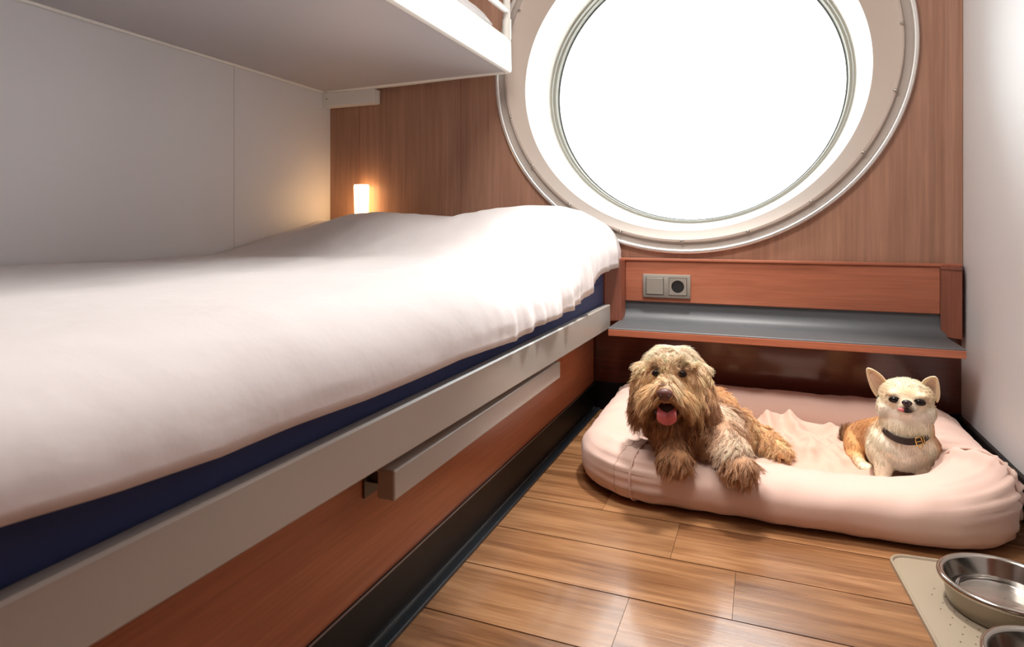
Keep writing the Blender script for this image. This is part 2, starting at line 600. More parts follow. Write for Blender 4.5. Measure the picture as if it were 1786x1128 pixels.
# ------------------------------------------------------------------ wall shelf unit
def shelf_unit():
    root = thing('wall_shelf', (.02, YW - .004, .30), 'narrow grey-topped wooden shelf with red wood back panel under the round window', 'shelf')
    yb = YW - .004
    # back panel with soft corners
    box('back_panel', (-.446, .487, yb - .018, yb, .391, .532), M['cherry_x'], root, bevel=.003)
    box('top_cap', (-.508, .541, yb - .024, yb, .532, .541), M['cherry_x'], root, bevel=.002)
    # left side panel
    bm = bmesh.new()
    pl = [(-.446, yb - .018), (-.452, 2.15), (-.500, 2.11), (-.508, 2.11), (-.508, yb - .018)]
    lo = [bm.verts.new((x, y, .327)) for x, y in pl]
    hi = [bm.verts.new((x, y, .532)) for x, y in pl]
    bm.faces.new(lo)
    bm.faces.new(hi[::-1])
    for i in range(5):
        bm.faces.new((lo[(i + 1) % 5], lo[i], hi[i], hi[(i + 1) % 5]))
    obj('side_panel', bm, M['cherry_z'], root)
    # right post set at a slant
    bm = bmesh.new()
    pts = [(.487, yb - .018), (.530, 2.145), (.541, 2.18), (.541, yb - .018)]
    for z0, z1, off in ((.327, .525, 0), (.525, .536, .004)):
        lo = [bm.verts.new((x - (off if i < 2 else 0), y - (off if i in (1, 2) else 0), z0)) for i, (x, y) in enumerate(pts)]
        hi = [bm.verts.new((x - (off if i < 2 else 0), y - (off if i in (1, 2) else 0), z1)) for i, (x, y) in enumerate(pts)]
        bm.faces.new(lo[::-1])
        bm.faces.new(hi)
        for i in range(4):
            j = (i + 1) % 4
            bm.faces.new((lo[i], lo[j], hi[j], hi[i]))
    obj('side_panel', bm, M['cherry_z'], root)
    # grey top with a coved upstand at the back
    bm = bmesh.new()
    prof = [(1.979, .3245), (1.981, .327), (2.15, .327)]
    for k in range(9):
        a = math.pi / 2 * k / 8
        prof.append((2.15 + .045 * math.sin(a), .327 + .045 * (1 - math.cos(a))))
    prof += [(2.196, .392), (yb, .392), (yb, .322), (1.979, .322)]
    for X0, X1 in ((-.458, .498),):
        A = [bm.verts.new((X0, y, z)) for y, z in prof]
        B = [bm.verts.new((X1, y, z)) for y, z in prof]
        n = len(prof)
        bm.faces.new(A)
        bm.faces.new(B[::-1])
        for i in range(n):
            j = (i + 1) % n
            bm.faces.new((A[j], A[i], B[i], B[j]))
    obj('shelf_top', bm, M['grey_laminate'], root, True, 30)
    box('shelf_board', (-.459, .499, 1.978, yb, .301, .3225), M['cherry_x'], root, bevel=.002)
    # socket plate
    s = thing('wall_socket', (-.305, yb - .018, .446), 'grey double wall plate with a light switch and a round power socket', 'socket')
    y = yb - .018
    x0, x1, z0, z1 = -.384, -.225, .407, .487
    bm = bmesh.new()
    add_box(bm, x0, x1, y - .009, y, z0, z1, bevel=.003)
    obj('cover_frame', bm, M['socket_grey'], s, True, 40)
    xm = (x0 + x1) / 2
    w = .0285
    for cx, nm in ((x0 + .041, 'rocker_switch'), (x1 - .041, 'socket_insert')):
        cz = (z0 + z1) / 2
        fr = box('insert_gap', (cx - w - .0015, cx + w + .0015, y - .0095, y - .006, cz - w - .0015, cz + w + .0015), M['socket_dark'], s)
        if nm == 'rocker_switch':
            box(nm, (cx - w, cx + w, y - .013, y - .008, cz - w, cz + w), M['socket_grey'], s, bevel=.0015)
        else:
            bm = bmesh.new()
            n = 40
            sq, ci, de = [], [], []
            for j in range(n):
                a = 2 * math.pi * j / n
                c, q = math.cos(a), math.sin(a)
                k = w / max(abs(c), abs(q))
                sq.append(bm.verts.new((cx + c * k, y - .012, cz + q * k)))
                ci.append(bm.verts.new((cx + c * .021, y - .012, cz + q * .021)))
            sb = [bm.verts.new((v.co.x, y - .008, v.co.z)) for v in sq]
            for j in range(n):
                i = (j + 1) % n
                bm.faces.new((sq[j], sq[i], ci[i], ci[j]))
                bm.faces.new((sb[j], sb[i], sq[i], sq[j]))
            ins = obj(nm, bm, M['socket_grey'], s)
            bm = bmesh.new()
            rg = []
            for r, yy in ((.021, y - .012), (.0205, y - .0085), (.0, y - .0085)):
                rg.append([bm.verts.new((cx + r * math.cos(2 * math.pi * j / 32), yy, cz + r * math.sin(2 * math.pi * j / 32))) for j in range(32)])
            for a_, b_ in zip(rg, rg[1:]):
                for j in range(32):
                    bm.faces.new((a_[j], a_[(j + 1) % 32], b_[(j + 1) % 32], b_[j]))
            bmesh.ops.remove_doubles(bm, verts=bm.verts, dist=1e-5)
            obj('socket_well', bm, M['socket_dark'], ins)
            bm = bmesh.new()
            for dx in (-.0095, .0095):
                tube(bm, [(cx + dx, y - .0082, cz), (cx + dx, y - .0090, cz)], .0024, 10)
            obj('contact', bm, M['chrome'], ins)


# ------------------------------------------------------------------ lamp
def lamp():
    root = thing('wall_lamp', (-1.52, 2.2, .70), 'small glowing cylindrical lamp in the corner behind the lower bed', 'lamp')
    bm = bmesh.new()
    rings = lathe(bm, [(.0, .0), (.024, .0), (.0265, .004), (.031, .155), (.029, .162), (0, .163)], (-1.533, 2.170, .66), 32)
    bmesh.ops.remove_doubles(bm, verts=bm.verts, dist=1e-5)
    obj('lamp_shade', bm, M['shade'], root, True, 50)
    bm = bmesh.new()
    add_box(bm, -1.558, -1.508, 2.192, 2.209, .64, .70, bevel=.003)
    add_box(bm, -1.543, -1.523, 2.155, 2.196, .648, .66, bevel=.002)
    obj('wall_mount', bm, M['white_enamel'], root, True, 40)


# ------------------------------------------------------------------ lower bed
def lower_bed():
    root = thing('bunk_bed', (-1.1, 1.0, 0), 'built-in lower bunk with greige metal rail and red wood base', 'bed')
    # side rail, a folded metal profile
    ya, yb = -.25, 2.10

    def rz(t, near, far):
        return near + (far - near) * (t - .27) / (2.10 - .27)
    bm = bmesh.new()
    for t0, t1 in ((ya, yb),):
        A, B = [], []
        for y, Lst in ((t0, A), (t1, B)):
            zt, zb = rz(y, .3945, .3865), rz(y, .326, .306)
            for x, z in ((-.500, zt - .001), (-.498, zt), (-.483, zt), (-.480, zt - .003), (-.480, zb + .003), (-.483, zb), (-.498, zb), (-.500, zb + .001)):
                Lst.append(bm.verts.new((x, y, z)))
        n = len(A)
        bm.faces.new(A[::-1])
        bm.faces.new(B)
        for i in range(n):
            j = (i + 1) % n
            bm.faces.new((A[i], A[j], B[j], B[i]))
    obj('side_rail', bm, M['rail'], root, True, 30)
    box('base_panel', (-.58, -.56, ya, YW - .02, .096, .345), M['cherry_y'], root)
    kp = box('kick_plate', (-.575, -.5565, ya, YW - .02, 0, .0955), M['black'], root, bevel=.001)
    box('kick_edge', (-.5565, -.5545, ya, YW - .02, .0945, .0965), M['metal_line'], kp)
    box('deck', (XL + .005, -.502, ya, YW - .006, .318, .34), M['rail'], root)
    box('foot_panel', (XL + .005, -.58, ya, ya + .02, 0, .318), M['cherry_y'], root)
    # handle bar
    h = box('handle_bar', (-.522, -.492, .776, 1.575, .2535, .2985), M['rail'], root, bevel=.004, seg=4)
    for y0 in (.80, 1.50):
        bm = bmesh.new()
        add_box(bm, -.56, -.518, y0 + .008, y0 + .010, .262, .292)
        add_box(bm, -.5598, -.557, y0 - .004, y0 + .03, .240, .296)
        add_box(bm, -.5595, -.53, y0 + .004, y0 + .03, .262, .264)
        b = obj('bracket', bm, M['bracket'], h)
        bm = bmesh.new()
        ellipsoid_bm(bm, (-.541, y0 + .006, .283), (.0035, .003, .0035), u=10, v=8)
        obj('bracket_bolt', bm, M['chrome'], b if False else h, True)
    # mattress
    bm = bmesh.new()
    add_box(bm, XL + .012, -.507, -.18, YW - .035, .341, .50, bevel=.022, seg=4)
    bmesh.ops.subdivide_edges(bm, edges=[e for e in bm.edges if e.calc_length() > .3], cuts=30, use_grid_fill=True)
    o = obj('mattress', bm, M['navy'], None, True, 60)
    tag(o, 'thick mattress with navy blue cover on the lower bunk', 'mattress')
    # piping line along the mattress top
    bm = bmesh.new()
    tube(bm, [(-.5055, -.14 + .05 * k, .455 + .001 * math.sin(k)) for k in range(46)], .0018, 6)
    obj('piping', bm, M['navy'], o, True)


HEM = [(-.2, .452), (.26, .450), (.34, .440), (.45, .431), (.54, .431), (.68, .426), (.81, .426), (.93, .427), (1.05, .421), (1.2, .413), (1.32, .422), (1.55, .425), (1.69, .435), (1.80, .452), (1.86, .480), (1.90, .492), (2.0, .502), (2.10, .510), (2.17, .525)]
WALLZ = [(-.2, .553), (.95, .553), (1.25, .549), (1.59, .556), (1.71, .580), (1.94, .630), (2.12, .672), (2.2, .675)]


def interp(T, x):
    if x <= T[0][0]:
        return T[0][1]
    for (a, b), (c, d) in zip(T, T[1:]):
        if x <= c:
            k = (x - a) / (c - a)
            return b + (d - b) * k
    return T[-1][1]


def sm(a, b, x):
    t = min(1, max(0, (x - a) / (b - a)))
    return t * t * (3 - 2 * t)


def duvet():
    ys = np.concatenate([np.linspace(-.19, 1.0, 70), np.linspace(1.01, 2.185, 150)])
    nu, na = 90, 26
    verts, faces = [], []
    xl = XL + .006
    for y in ys:
        y = float(y)
        ruf = sm(.9, 1.5, y)
        hem = interp(HEM, y) + .002
        xe = -.470 + .004 * math.sin(y * 9) * (1 - ruf) + .014 * sm(2.02, 2.17, y)
        Rr = .15 + .05 * sm(1.4, 1.9, y)
        row = []

        def top(x):
            pil = sm(1.45, 1.95, y)
            zw = interp(WALLZ, y)
            f = sm(XL, -1.35, x)
            mound = .693 + .022 * math.exp(-((x + .70) / .17) ** 2) - .012 * math.exp(-((x + 1.0) / .1) ** 2) + .004 * math.exp(-((x + 1.25) / .15) ** 2)
            flat = .560 + .012 * math.sin(3 * x + 1) * math.sin(2.2 * y)
            z = flat * (1 - pil) + mound * pil
            # dip again behind the pillow crest
            z -= .03 * sm(2.05, 2.19, y)
            z = zw * (1 - f) + max(z, zw * .99) * f
            return z
        for i in range(nu):
            x = xl + (xe - Rr - xl) * (i / nu)
            row.append(Vector((x, y, top(x))))
        zt = top(xe - Rr)
        for i in range(na + 1):
            a = math.pi / 2 * i / na
            c, s = math.cos(a), math.sin(a)
            p = 2 / 2.35
            x = xe - Rr + Rr * (s ** p)
            # the top keeps falling gently towards the edge
            z = hem + (zt - hem) * (c ** p if c > 1e-6 else 0)
            # ruffled skirt
            w = s ** 4
            x += w * s * s * ruf * (.010 * noise.noise(Vector((0, y * 16, 3))) + .006 * noise.noise(Vector((0, y * 34, 8))))
            row.append(Vector((x, y, z)))
        verts.append(row)
    R, C = len(verts), len(verts[0])

    def wr(p):
        """folds and creases of the cotton, as a height"""
        q = Vector((p.x * 2.2 + .5 * p.y, p.y * 3.5, 0))
        h = .009 * noise.noise(q)
        q2 = Vector((p.x * 5 + 3 * p.y, p.y * 2.2 - 4 * p.x, 7.3))
        h += .010 * (.45 - abs(noise.noise(q2))) * sm(.6, 1.6, p.y)
        q3 = Vector((p.x * 10 - 6 * p.y, p.y * 7 + 8 * p.x, 1.3))
        h += .0055 * (.4 - abs(noise.noise(q3))) * (.35 + .65 * sm(1.2, 1.9, p.y))
        q4 = Vector((p.x * 30, p.y * 18, 5))
        h += .0012 * noise.noise(q4)
        return h
    P = [[None] * C for _ in range(R)]
    for i in range(R):
        for j in range(C):
            a = verts[min(i + 1, R - 1)][j] - verts[max(i - 1, 0)][j]
            b = verts[i][min(j + 1, C - 1)] - verts[i][max(j - 1, 0)]
            n = b.cross(a)
            n = n.normalized() if n.length > 1e-9 else Vector((0, 0, 1))
            if n.z < -.2 or (n.x < 0 and j > C - 10):
                n = -n
            edge = 1 if 2 < j < C - 3 else .3
            fold = 0
            if j > nu:
                y = verts[i][j].y
                s = math.sin(math.pi / 2 * (j - nu) / na)
                fold = s ** 3 * sm(1.0, 1.5, y) * (.012 * noise.noise(Vector((y * 15 + 3 * verts[i][j].z, verts[i][j].z * 3, 9))) + .006 * noise.noise(Vector((y * 33, verts[i][j].z * 6, 2))))
            P[i][j] = verts[i][j] + n * (wr(verts[i][j]) * edge + fold)
    flatv = [v for r in P for v in r]
    for i in range(R - 1):
        for j in range(C - 1):
            faces.append((i * C + j, i * C + j + 1, (i + 1) * C + j + 1, (i + 1) * C + j))
    o = mesh_obj('duvet', flatv, faces, M['sheet'])
    m = o.modifiers.new('thick', 'SOLIDIFY')
    m.thickness = .014
    m.offset = -1
    tag(o, 'rumpled white duvet covering the lower bunk and its pillows', 'duvet')


# ------------------------------------------------------------------ upper bunk
def upper_bunk():
    root = thing('upper_bunk', (-1.28, 1.0, 1.213), 'white upper bunk with grey underside hanging above the bed', 'bed')
    x1, ye, rc = -.852, 2.145, .035
    # outline with one rounded corner, far end slightly skewed to the wall
    out = [(XL + .006, -.4), (x1 - .008, -.4)]
    for k in range(9):
        a = math.pi / 2 * k / 8
        out.append((x1 - .008 - rc + rc * math.cos(a), ye - .01 - rc + rc * math.sin(a)))
    out.append((XL + .006, ye + .045))

    def prism(pts, z0, z1):
        bm = bmesh.new()
        lo = [bm.verts.new((x, y, z0)) for x, y in pts]
        hi = [bm.verts.new((x, y, z1)) for x, y in pts]
        bm.faces.new(lo[::-1])
        bm.faces.new(hi)
        n = len(pts)
        for i in range(n):
            j = (i + 1) % n
            bm.faces.new((lo[i], lo[j], hi[j], hi[i]))
        return bm
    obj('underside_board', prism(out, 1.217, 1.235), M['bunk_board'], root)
    # lip tubes round the board
    bm = bmesh.new()
    pth = [(XL + .009, -.4), (XL + .009, ye + .03)]
    tube(bm, [(XL + .009, -.4 + .1 * k, 1.214) for k in range(26)] + [(XL + .009, ye + .03, 1.214)], .0055, 8)
    far = [(XL + .009, ye + .035, 1.2165), (-1.3, ye + .020, 1.2165)] + [(x, y - .002, 1.2165) for x, y in reversed(out[2:11])]
    tube(bm, far, .005, 8)
    obj('edge_lip', bm, M['white_enamel'], root, True, 60)
    # side rail (deep, white) with rolled lower edge
    prof = [(-.874, 1.222), (-.874, 1.216), (-.870, 1.212), (-.860, 1.2105), (-.854, 1.213), (-.8505, 1.219), (-.850, 1.228), (-.852, 1.325), (-.854, 1.331), (-.860, 1.333), (-.872, 1.333), (-.874, 1.330)]
    bm = bmesh.new()
    cx_, cy_ = -.874, ye - .024
    rings = []
    for y in (-.4, .4, 1.2, 1.8, cy_):
        rings.append([bm.verts.new((x, y, z)) for x, z in prof])
    for k in range(1, 9):
        a = math.pi / 2 * k / 8
        rings.append([bm.verts.new((cx_ + (x - cx_) * math.cos(a), cy_ + (x - cx_) * math.sin(a), z)) for x, z in prof])
    rings.append([bm.verts.new((XL + .02, cy_ + (x - cx_) + .035, z)) for x, z in prof])
    n = len(prof)
    for A, B in zip(rings, rings[1:]):
        for i in range(n):
            j = (i + 1) % n
            bm.faces.new((A[i], A[j], B[j], B[i]))
    bm.faces.new(rings[0][::-1])
    bm.faces.new(rings[-1])
    obj('side_rail', bm, M['white_enamel'], root, True, 35)
    # guard rail
    bm = bmesh.new()
    tube(bm, [(-.862, 2.108, 1.325), (-.862, 2.108, 1.75), (-.862, 2.09, 1.775), (-.862, 2.05, 1.78), (-.862, .9, 1.78)], .013, 14)
    g = obj('guard_rail', bm, M['white_enamel'], root, True, 60)
    bm = bmesh.new()
    tube(bm, [(-.862, 2.10, 1.432), (-.862, 2.06, 1.430), (-.862, 1.5, 1.43), (-.862, .9, 1.43)], .012, 14)
    obj('guard_bar', bm, M['white_enamel'], g, True, 60)
    bm = bmesh.new()
    tube(bm, [(-.862, 2.108, 1.328), (-.862, 2.108, 1.40)], .0165, 14)
    obj('post_sleeve', bm, M['white_enamel'], g, True, 60)
    # wall bracket under the far corner
    b = box('wall_bracket', (XL + .002, -1.466, 2.16, 2.204, 1.153, 1.211), M['white_enamel'], root, bevel=.002)
    bm = bmesh.new()
    ellipsoid_bm(bm, (-1.700, 2.159, 1.185), (.004, .003, .004), u=10, v=8)
    obj('bracket_screw', bm, M['steel'], b, True)
    # mattress and bedding up there
    bm = bmesh.new()
    add_box(bm, XL + .03, -.882, -.35, 2.03, 1.236, 1.345, bevel=.02, seg=4)
    tag(obj('mattress', bm, M['sheet'], None, True, 60), 'white mattress lying on the upper bunk behind its rail', 'mattress')
    verts, faces = [], []
    R, C = 90, 40
    for i in range(R):
        y = -.33 + 2.35 * i / (R - 1)
        for j in range(C):
            u = j / (C - 1)
            x = XL + .04 + (.80) * u
            e = 1 - sm(.0, .08, min(u, 1 - u) * .8) if False else 0
            d = min((1 - u) * .8, (R - 1 - i) / (R - 1) * 2.3 / 1.0)
            z = 1.354 + .075 * (1 - (1 - min(1, d / .09)) ** 2.2) + .012 * noise.noise(Vector((x * 6, y * 6, 2)))
            verts.append((x + .004 * noise.noise(Vector((y * 8, 0, 0))), y, z))
    for i in range(R - 1):
        for j in range(C - 1):
            a = i * C + j
            faces.append((a, a + 1, a + C + 1, a + C))
    o = mesh_obj('duvet', verts, faces, M['sheet'])
    s = o.modifiers.new('thick', 'SOLIDIFY')
    s.thickness = .006
    s.offset = -1
    tag(o, 'white duvet on the upper bunk, seen behind the guard rail', 'duvet')


# ------------------------------------------------------------------ dog bed
BED_CX, BED_CY = .04, 1.85


def bed_path(n=260):
    """centre line of the bolster, anticlockwise from the front left, plus the local radius"""
    x0, x1 = -.365, .425
    yf, yb = 1.524, 2.105
    ctrl = []

    def arc(cx, cy, r, a0, a1, k=16):
        for i in range(k + 1):
            a = math.radians(a0 + (a1 - a0) * i / k)
            ctrl.append((cx + r * math.cos(a), cy + r * math.sin(a)))
    arc(x0 + .125, yf + .125, .125, 180, 270)
    arc(x1 - .10, yf + .115, .10, 275, 360)
    arc(x1 - .06, yb - .06, .06, 0, 90)
    arc(x0 + .06, yb - .06, .06, 90, 180)
    P = [Vector((a, b, 0)) for a, b in ctrl]
    P.append(P[0])
    L = [0]
    for a, b in zip(P, P[1:]):
        L.append(L[-1] + (b - a).length)
    T = L[-1]
    res = []
    k = 0
    for i in range(n):
        s = T * i / n
        while L[k + 1] < s:
            k += 1
        f = (s - L[k]) / max(1e-9, L[k + 1] - L[k])
        res.append(P[k].lerp(P[k + 1], f))
    # smooth
    for _ in range(3):
        res = [(res[i - 1] + res[i] * 2 + res[(i + 1) % n]) / 4 for i in range(n)]
    return res


SEAMS = [(-.262, 1.542), (.417, 1.602), (.39, 2.07), (-.33, 2.07)]


def bolster():
    n, m = 520, 56
    path = bed_path(n)
    verts, faces = [], []
    for i, p in enumerate(path):
        t = (path[(i + 1) % n] - path[i - 1]).normalized()
        out = Vector((t.y, -t.x, 0))
        front = sm(1.75, 1.55, p.y) if False else (1 - sm(1.58, 1.9, p.y))
        Hf = interp([(-.38, .128), (-.22, .122), (-.05, .108), (.08, .102), (.26, .108), (.34, .130), (.41, .158), (.44, .158)], p.x)
        H = Hf * front + .141 * (1 - front)
        Wd = .083
        ds = min((p - Vector((sx, sy, 0))).length for sx, sy in SEAMS)
        pinch = math.exp(-(ds / .012) ** 2)
        near = math.exp(-(ds / .075) ** 2)
        for j in range(m):
            a = 2 * math.pi * j / m
            c, s = math.cos(a), math.sin(a)
            ex = .86 if s > 0 else .74
            cc = math.copysign(abs(c) ** ex, c)
            ss = math.copysign(abs(s) ** ex, s)
            zz = H / 2 + ss * H / 2
            r = Wd * (1 + .0 * s)
            q = p + out * cc * r
            q.z = zz
            # cloth irregularity
            nx = noise.noise(Vector((q.x * 9, q.y * 9, q.z * 9)))
            push = .0035 * nx
            # gathers running round the tube beside the corner seams
            gather = near * .0042 * math.sin(a * 21 + 3 * noise.noise(Vector((a * 2, i * .02, 0)))) * (1 if s > -.7 else .3)
            push += gather - pinch * .010 + .0030 * noise.noise(Vector((q.x * 22, q.y * 22, q.z * 8)))
            if abs(p.x - .417) < .08 and p.y < 1.7:
                push += .030 * math.exp(-((ds) / .020) ** 2) * max(0, ss) ** 4
            d = out * cc + Vector((0, 0, ss))
            q += d * push
            q.z = max(q.z, .0015)
            verts.append(q)
    for i in range(n):
        for j in range(m):
            a, b = i * m, ((i + 1) % n) * m
            faces.append((a + j, b + j, b + (j + 1) % m, a + (j + 1) % m))
    return verts, faces, path


FOLDS = [((-.03, 2.06), (.033, 1.885), .018, .030), ((.033, 1.90), (.098, 1.735), .016, .026),
         ((.057, 2.04), (.105, 1.826), .020, .032), ((.10, 1.84), (.135, 1.745), .014, .022),
         ((.105, 1.90), (.19, 1.775), .016, .030), ((.05, 1.735), (.15, 1.742), .010, .016),
         ((.143, 1.75), (.143, 1.64), .009, .014), ((.13, 2.07), (.25, 2.05), .022, .022),
         ((.17, 1.95), (.20, 1.80), .02, .02), ((.0, 1.80), (.06, 1.70), .015, .016)]


def dog_bed():
    root = thing('dog_bed', (BED_CX, BED_CY, 0), 'blush pink fabric dog bed with thick bolster sides on the wood floor', 'dog bed')
    v, f, path = bolster()
    b = mesh_obj('bolster', v, f, M['bedlinen_blush'], root)
    # corner seams: stitched ridge of gathered cloth
    n, m = 520, 56
    for sx, sy in SEAMS:
        best = min(range(n), key=lambda i: (path[i] - Vector((sx, sy, 0))).length)
        for off, rad in ((0, .0030), (5 if sx > 0 else -5, .0006)):
            bm = bmesh.new()
            i = (best + off) % n
            pts = []
            for j in range(m + 1):
                q = v[i * m + j % m]
                c = path[i]
                d = (Vector((q.x, q.y, q.z)) - Vector((c.x, c.y, .07))).normalized()
                if q.z > .006:
                    pts.append((j, q + d * (.0035 if off == 0 else .0005)))
            # rotate so that the open gap is at the floor
            pts_sorted = sorted(pts, key=lambda e: (e[0] - 42) % 56)
            pp = [e[1] for e in pts_sorted]
            if off == 0:
                for _ in range(6):
                    pp = [pp[0]] + [(pp[i_ - 1] + pp[i_] * 2 + pp[i_ + 1]) / 4 for i_ in range(1, len(pp) - 1)] + [pp[-1]]
            tube(bm, pp, rad, 6)
            obj('seam', bm, M['thread'] if off else M['bedlinen_blush'], b, True)
    # inner cushion with bunched cloth
    R, C = 130, 190
    verts, faces = [], []
    x0, x1, y0, y1 = -.335, .385, 1.56, 2.06
    for i in range(R):
        y = y0 + (y1 - y0) * i / (R - 1)
        for k in range(C):
            x = x0 + (x1 - x0) * k / (C - 1)
            e = min(x - x0, x1 - x, y - y0, y1 - y)
            h = .050 + .012 * sm(0, .06, e)
            u = Vector((x * 6 + 4 * y, y * 4.5 - 4.5 * x, 4.2))
            r1 = 1 - abs(noise.noise(u)) * 2.8
            u2 = Vector((x * 13 - 6 * y, y * 11 + 5 * x, 9.1))
            r2 = 1 - abs(noise.noise(u2)) * 2.2
            amp = sm(1.62, 1.80, y) * (.35 + .65 * sm(-.12, .03, x)) * (1 - .6 * sm(.25, .36, x))
            h += amp * (.026 * max(0, r1) ** 2.2 + .014 * max(0, r2) ** 2) + .002 * noise.noise(Vector((x * 30, y * 30, 0)))
            for (ax, ay), (bx, by), wd_, hh in FOLDS:
                dx, dy = bx - ax, by - ay
                L2 = dx * dx + dy * dy
                tt = min(1, max(0, ((x - ax) * dx + (y - ay) * dy) / L2))
                wob = .008 * math.sin(tt * 7 + ax * 40)
                d = ((x - ax) * dy - (y - ay) * dx) / math.sqrt(L2) + wob
                along = math.hypot(x - ax - dx * tt, y - ay - dy * tt)
                if along < .08:
                    # steep on one side, gentle on the other
                    k = wd_ * (.45 if d > 0 else 1.5)
                    h += hh * .8 * math.exp(-(d / k) ** 2) * math.exp(-max(0, along - abs(d)) / .012) * math.sin(math.pi * (.12 + .76 * tt))
            h += .012 * sm(1.85, 2.05, y) * amp
            verts.append((x, y, h))
    for i in range(R - 1):
        for k in range(C - 1):
            a = i * C + k
            faces.append((a, a + 1, a + C + 1, a + C))
    # relax the cloth a little
    hz = np.array([q[2] for q in verts]).reshape(R, C)
    for _ in range(5):
        pz = np.pad(hz, 1, mode='edge')
        hz = (pz[1:-1, 1:-1] * 4 + pz[:-2, 1:-1] + pz[2:, 1:-1] + pz[1:-1, :-2] + pz[1:-1, 2:]) / 8
    verts = [(q[0], q[1], float(z)) for q, z in zip(verts, hz.ravel())]
    # sides down to the floor
    nb = len(verts)
    ring = [k for k in range(C)] + [i * C + C - 1 for i in range(1, R)] + [(R - 1) * C + k for k in range(C - 2, -1, -1)] + [i * C for i in range(R - 2, 0, -1)]
    for a in ring:
        verts.append((verts[a][0], verts[a][1], .004))
    for q in range(len(ring)):
        w = (q + 1) % len(ring)
        faces.append((ring[q], nb + q, nb + w, ring[w]))
    mesh_obj('cushion', verts, faces, M['blush_cushion'], root)


# ------------------------------------------------------------------ feeding mat and bowls
def feeding():
    ang = math.radians(4.4)
    root = thing('feeding_mat', (.385, 1.17, 0), 'taupe silicone feeding mat with raised rim under the metal bowls', 'mat')
    # local frame: corner at (.228,1.425)
    W_, L_, rc = .29, .52, .034
    o0 = Vector((.2265, 1.428, 0))
    ex = Vector((math.cos(ang), math.sin(ang), 0))
    ey = Vector((math.sin(ang), -math.cos(ang), 0))

    def outline(inset, n=10):
        r = max(.004, rc - inset)
        pts = []
        for cx, cy, a0 in ((rc, rc, 180), (W_ - rc, rc, 270), (W_ - rc, L_ - rc, 0), (rc, L_ - rc, 90)):
            for k in range(n + 1):
                a = math.radians(a0 + 90 * k / n)
                pts.append(o0 + ex * (cx + r * math.cos(a)) + ey * (cy + r * math.sin(a)))
        return pts
    bm = bmesh.new()
    levels = [(0, 0), (0, .006), (.0012, .0072), (.0038, .0072), (.005, .006), (.0062, .003)]
    rings = [[bm.verts.new(p + Vector((0, 0, z))) for p in outline(i)] for i, z in levels]
    n = len(rings[0])
    for A, B in zip(rings, rings[1:]):
        for i in range(n):
            j = (i + 1) % n
            bm.faces.new((A[i], A[j], B[j], B[i]))
    bm.faces.new(rings[-1])
    bm.faces.new(rings[0][::-1])
    bmesh.ops.recalc_face_normals(bm, faces=bm.faces)
    obj('mat_tray', bm, M['silicone'], root, True, 35)
    bm = bmesh.new()
    for a in range(5, 20):
        for b in range(2, 13):
            c = o0 + ex * (.020 * b + .010 * (a % 2)) + ey * (.022 * a)
            ellipsoid_bm(bm, c + Vector((0, 0, .003)), (.0016, .0016, .0013), u=6, v=4)
    d = obj('nubs', bm, M['nub'], root, True)
    d['kind'] = 'stuff'

    def bowl(c, R, label, water=False):
        r_ = thing('dog_bowl', c, label, 'bowl', 'metal bowls on the feeding mat')
        h = .048
        bm = bmesh.new()
        prof = [(0.001, .0035), (R * .70, .0035), (R * .745, .006), (R * .775, .012), (R * .875, h - .003), (R * .89, h), (R * .93, h + .0022), (R * .97, h + .0022), (R * .998, h - .0006), (R, h - .004), (R * .99, h - .0065), (R * .965, h - .006)]
        lathe(bm, prof, c, 96)
        bmesh.ops.remove_doubles(bm, verts=bm.verts, dist=1e-5)
        obj('basin', bm, M['steel'], r_, True, 70)
        bm = bmesh.new()
        prof = [(R * .935, h - .003), (R * .90, h - .012), (R * .86, .008), (R * .85, .002), (R * .83, 0.0), (R * .01, 0.0)]
        lathe(bm, prof, c, 96)
        bmesh.ops.remove_doubles(bm, verts=bm.verts, dist=1e-5)
        bmesh.ops.recalc_face_normals(bm, faces=bm.faces)
        obj('outer_wall', bm, M['steel_dull'], r_, True, 50)
        if water:
            bm = bmesh.new()
            k = R * (.775 + .1 * (.020 - .012) / (h - .015))
            lathe(bm, [(.001, .0042), (R * .69, .0042), (R * .765, .0125), (k - .001, .0205), (.001, .0205)], c, 64)
            bmesh.ops.remove_doubles(bm, verts=bm.verts, dist=1e-5)
            bmesh.ops.recalc_face_normals(bm, faces=bm.faces)
            tag(obj('water', bm, M['water'], None, True, 40), 'clear water inside the metal bowl nearest the dog bed', 'water')
    bowl((.379, 1.290, .0032), .096, 'stainless steel bowl holding water on the mat, nearest the dog bed', True)
    bowl((.378, 1.070, .0032), .090, 'stainless steel bowl on the mat, cut off by the bottom right corner')


# ------------------------------------------------------------------ bodies
def remesh_body(name, bm, voxel, smooth, parent, m):
    me = bpy.data.meshes.new(name + '_raw')
    bm.to_mesh(me)
    bm.free()
    o = bpy.data.objects.new(name + '_raw', me)
    COL.objects.link(o)
    r = o.modifiers.new('r', 'REMESH')
    r.mode = 'VOXEL'
    r.voxel_size = voxel
    s = o.modifiers.new('s', 'SMOOTH')
    s.factor = .5
    s.iterations = smooth
    dg = bpy.context.evaluated_depsgraph_get()
    dg.update()
    ev = o.evaluated_get(dg)
    new = bpy.data.meshes.new_from_object(ev)
    new.name = name
    bpy.data.objects.remove(o)
    bpy.data.meshes.remove(me)
    new.materials.clear()
    return link(name, new, m, parent, True)


def capsule(bm, p0, r0, p1, r1, k=8):
    p0, p1 = Vector(p0), Vector(p1)
    for i in range(k + 1):
        t = i / k
        r = r0 + (r1 - r0) * t
        ellipsoid_bm(bm, p0.lerp(p1, t), (r, r, r), u=16, v=10)


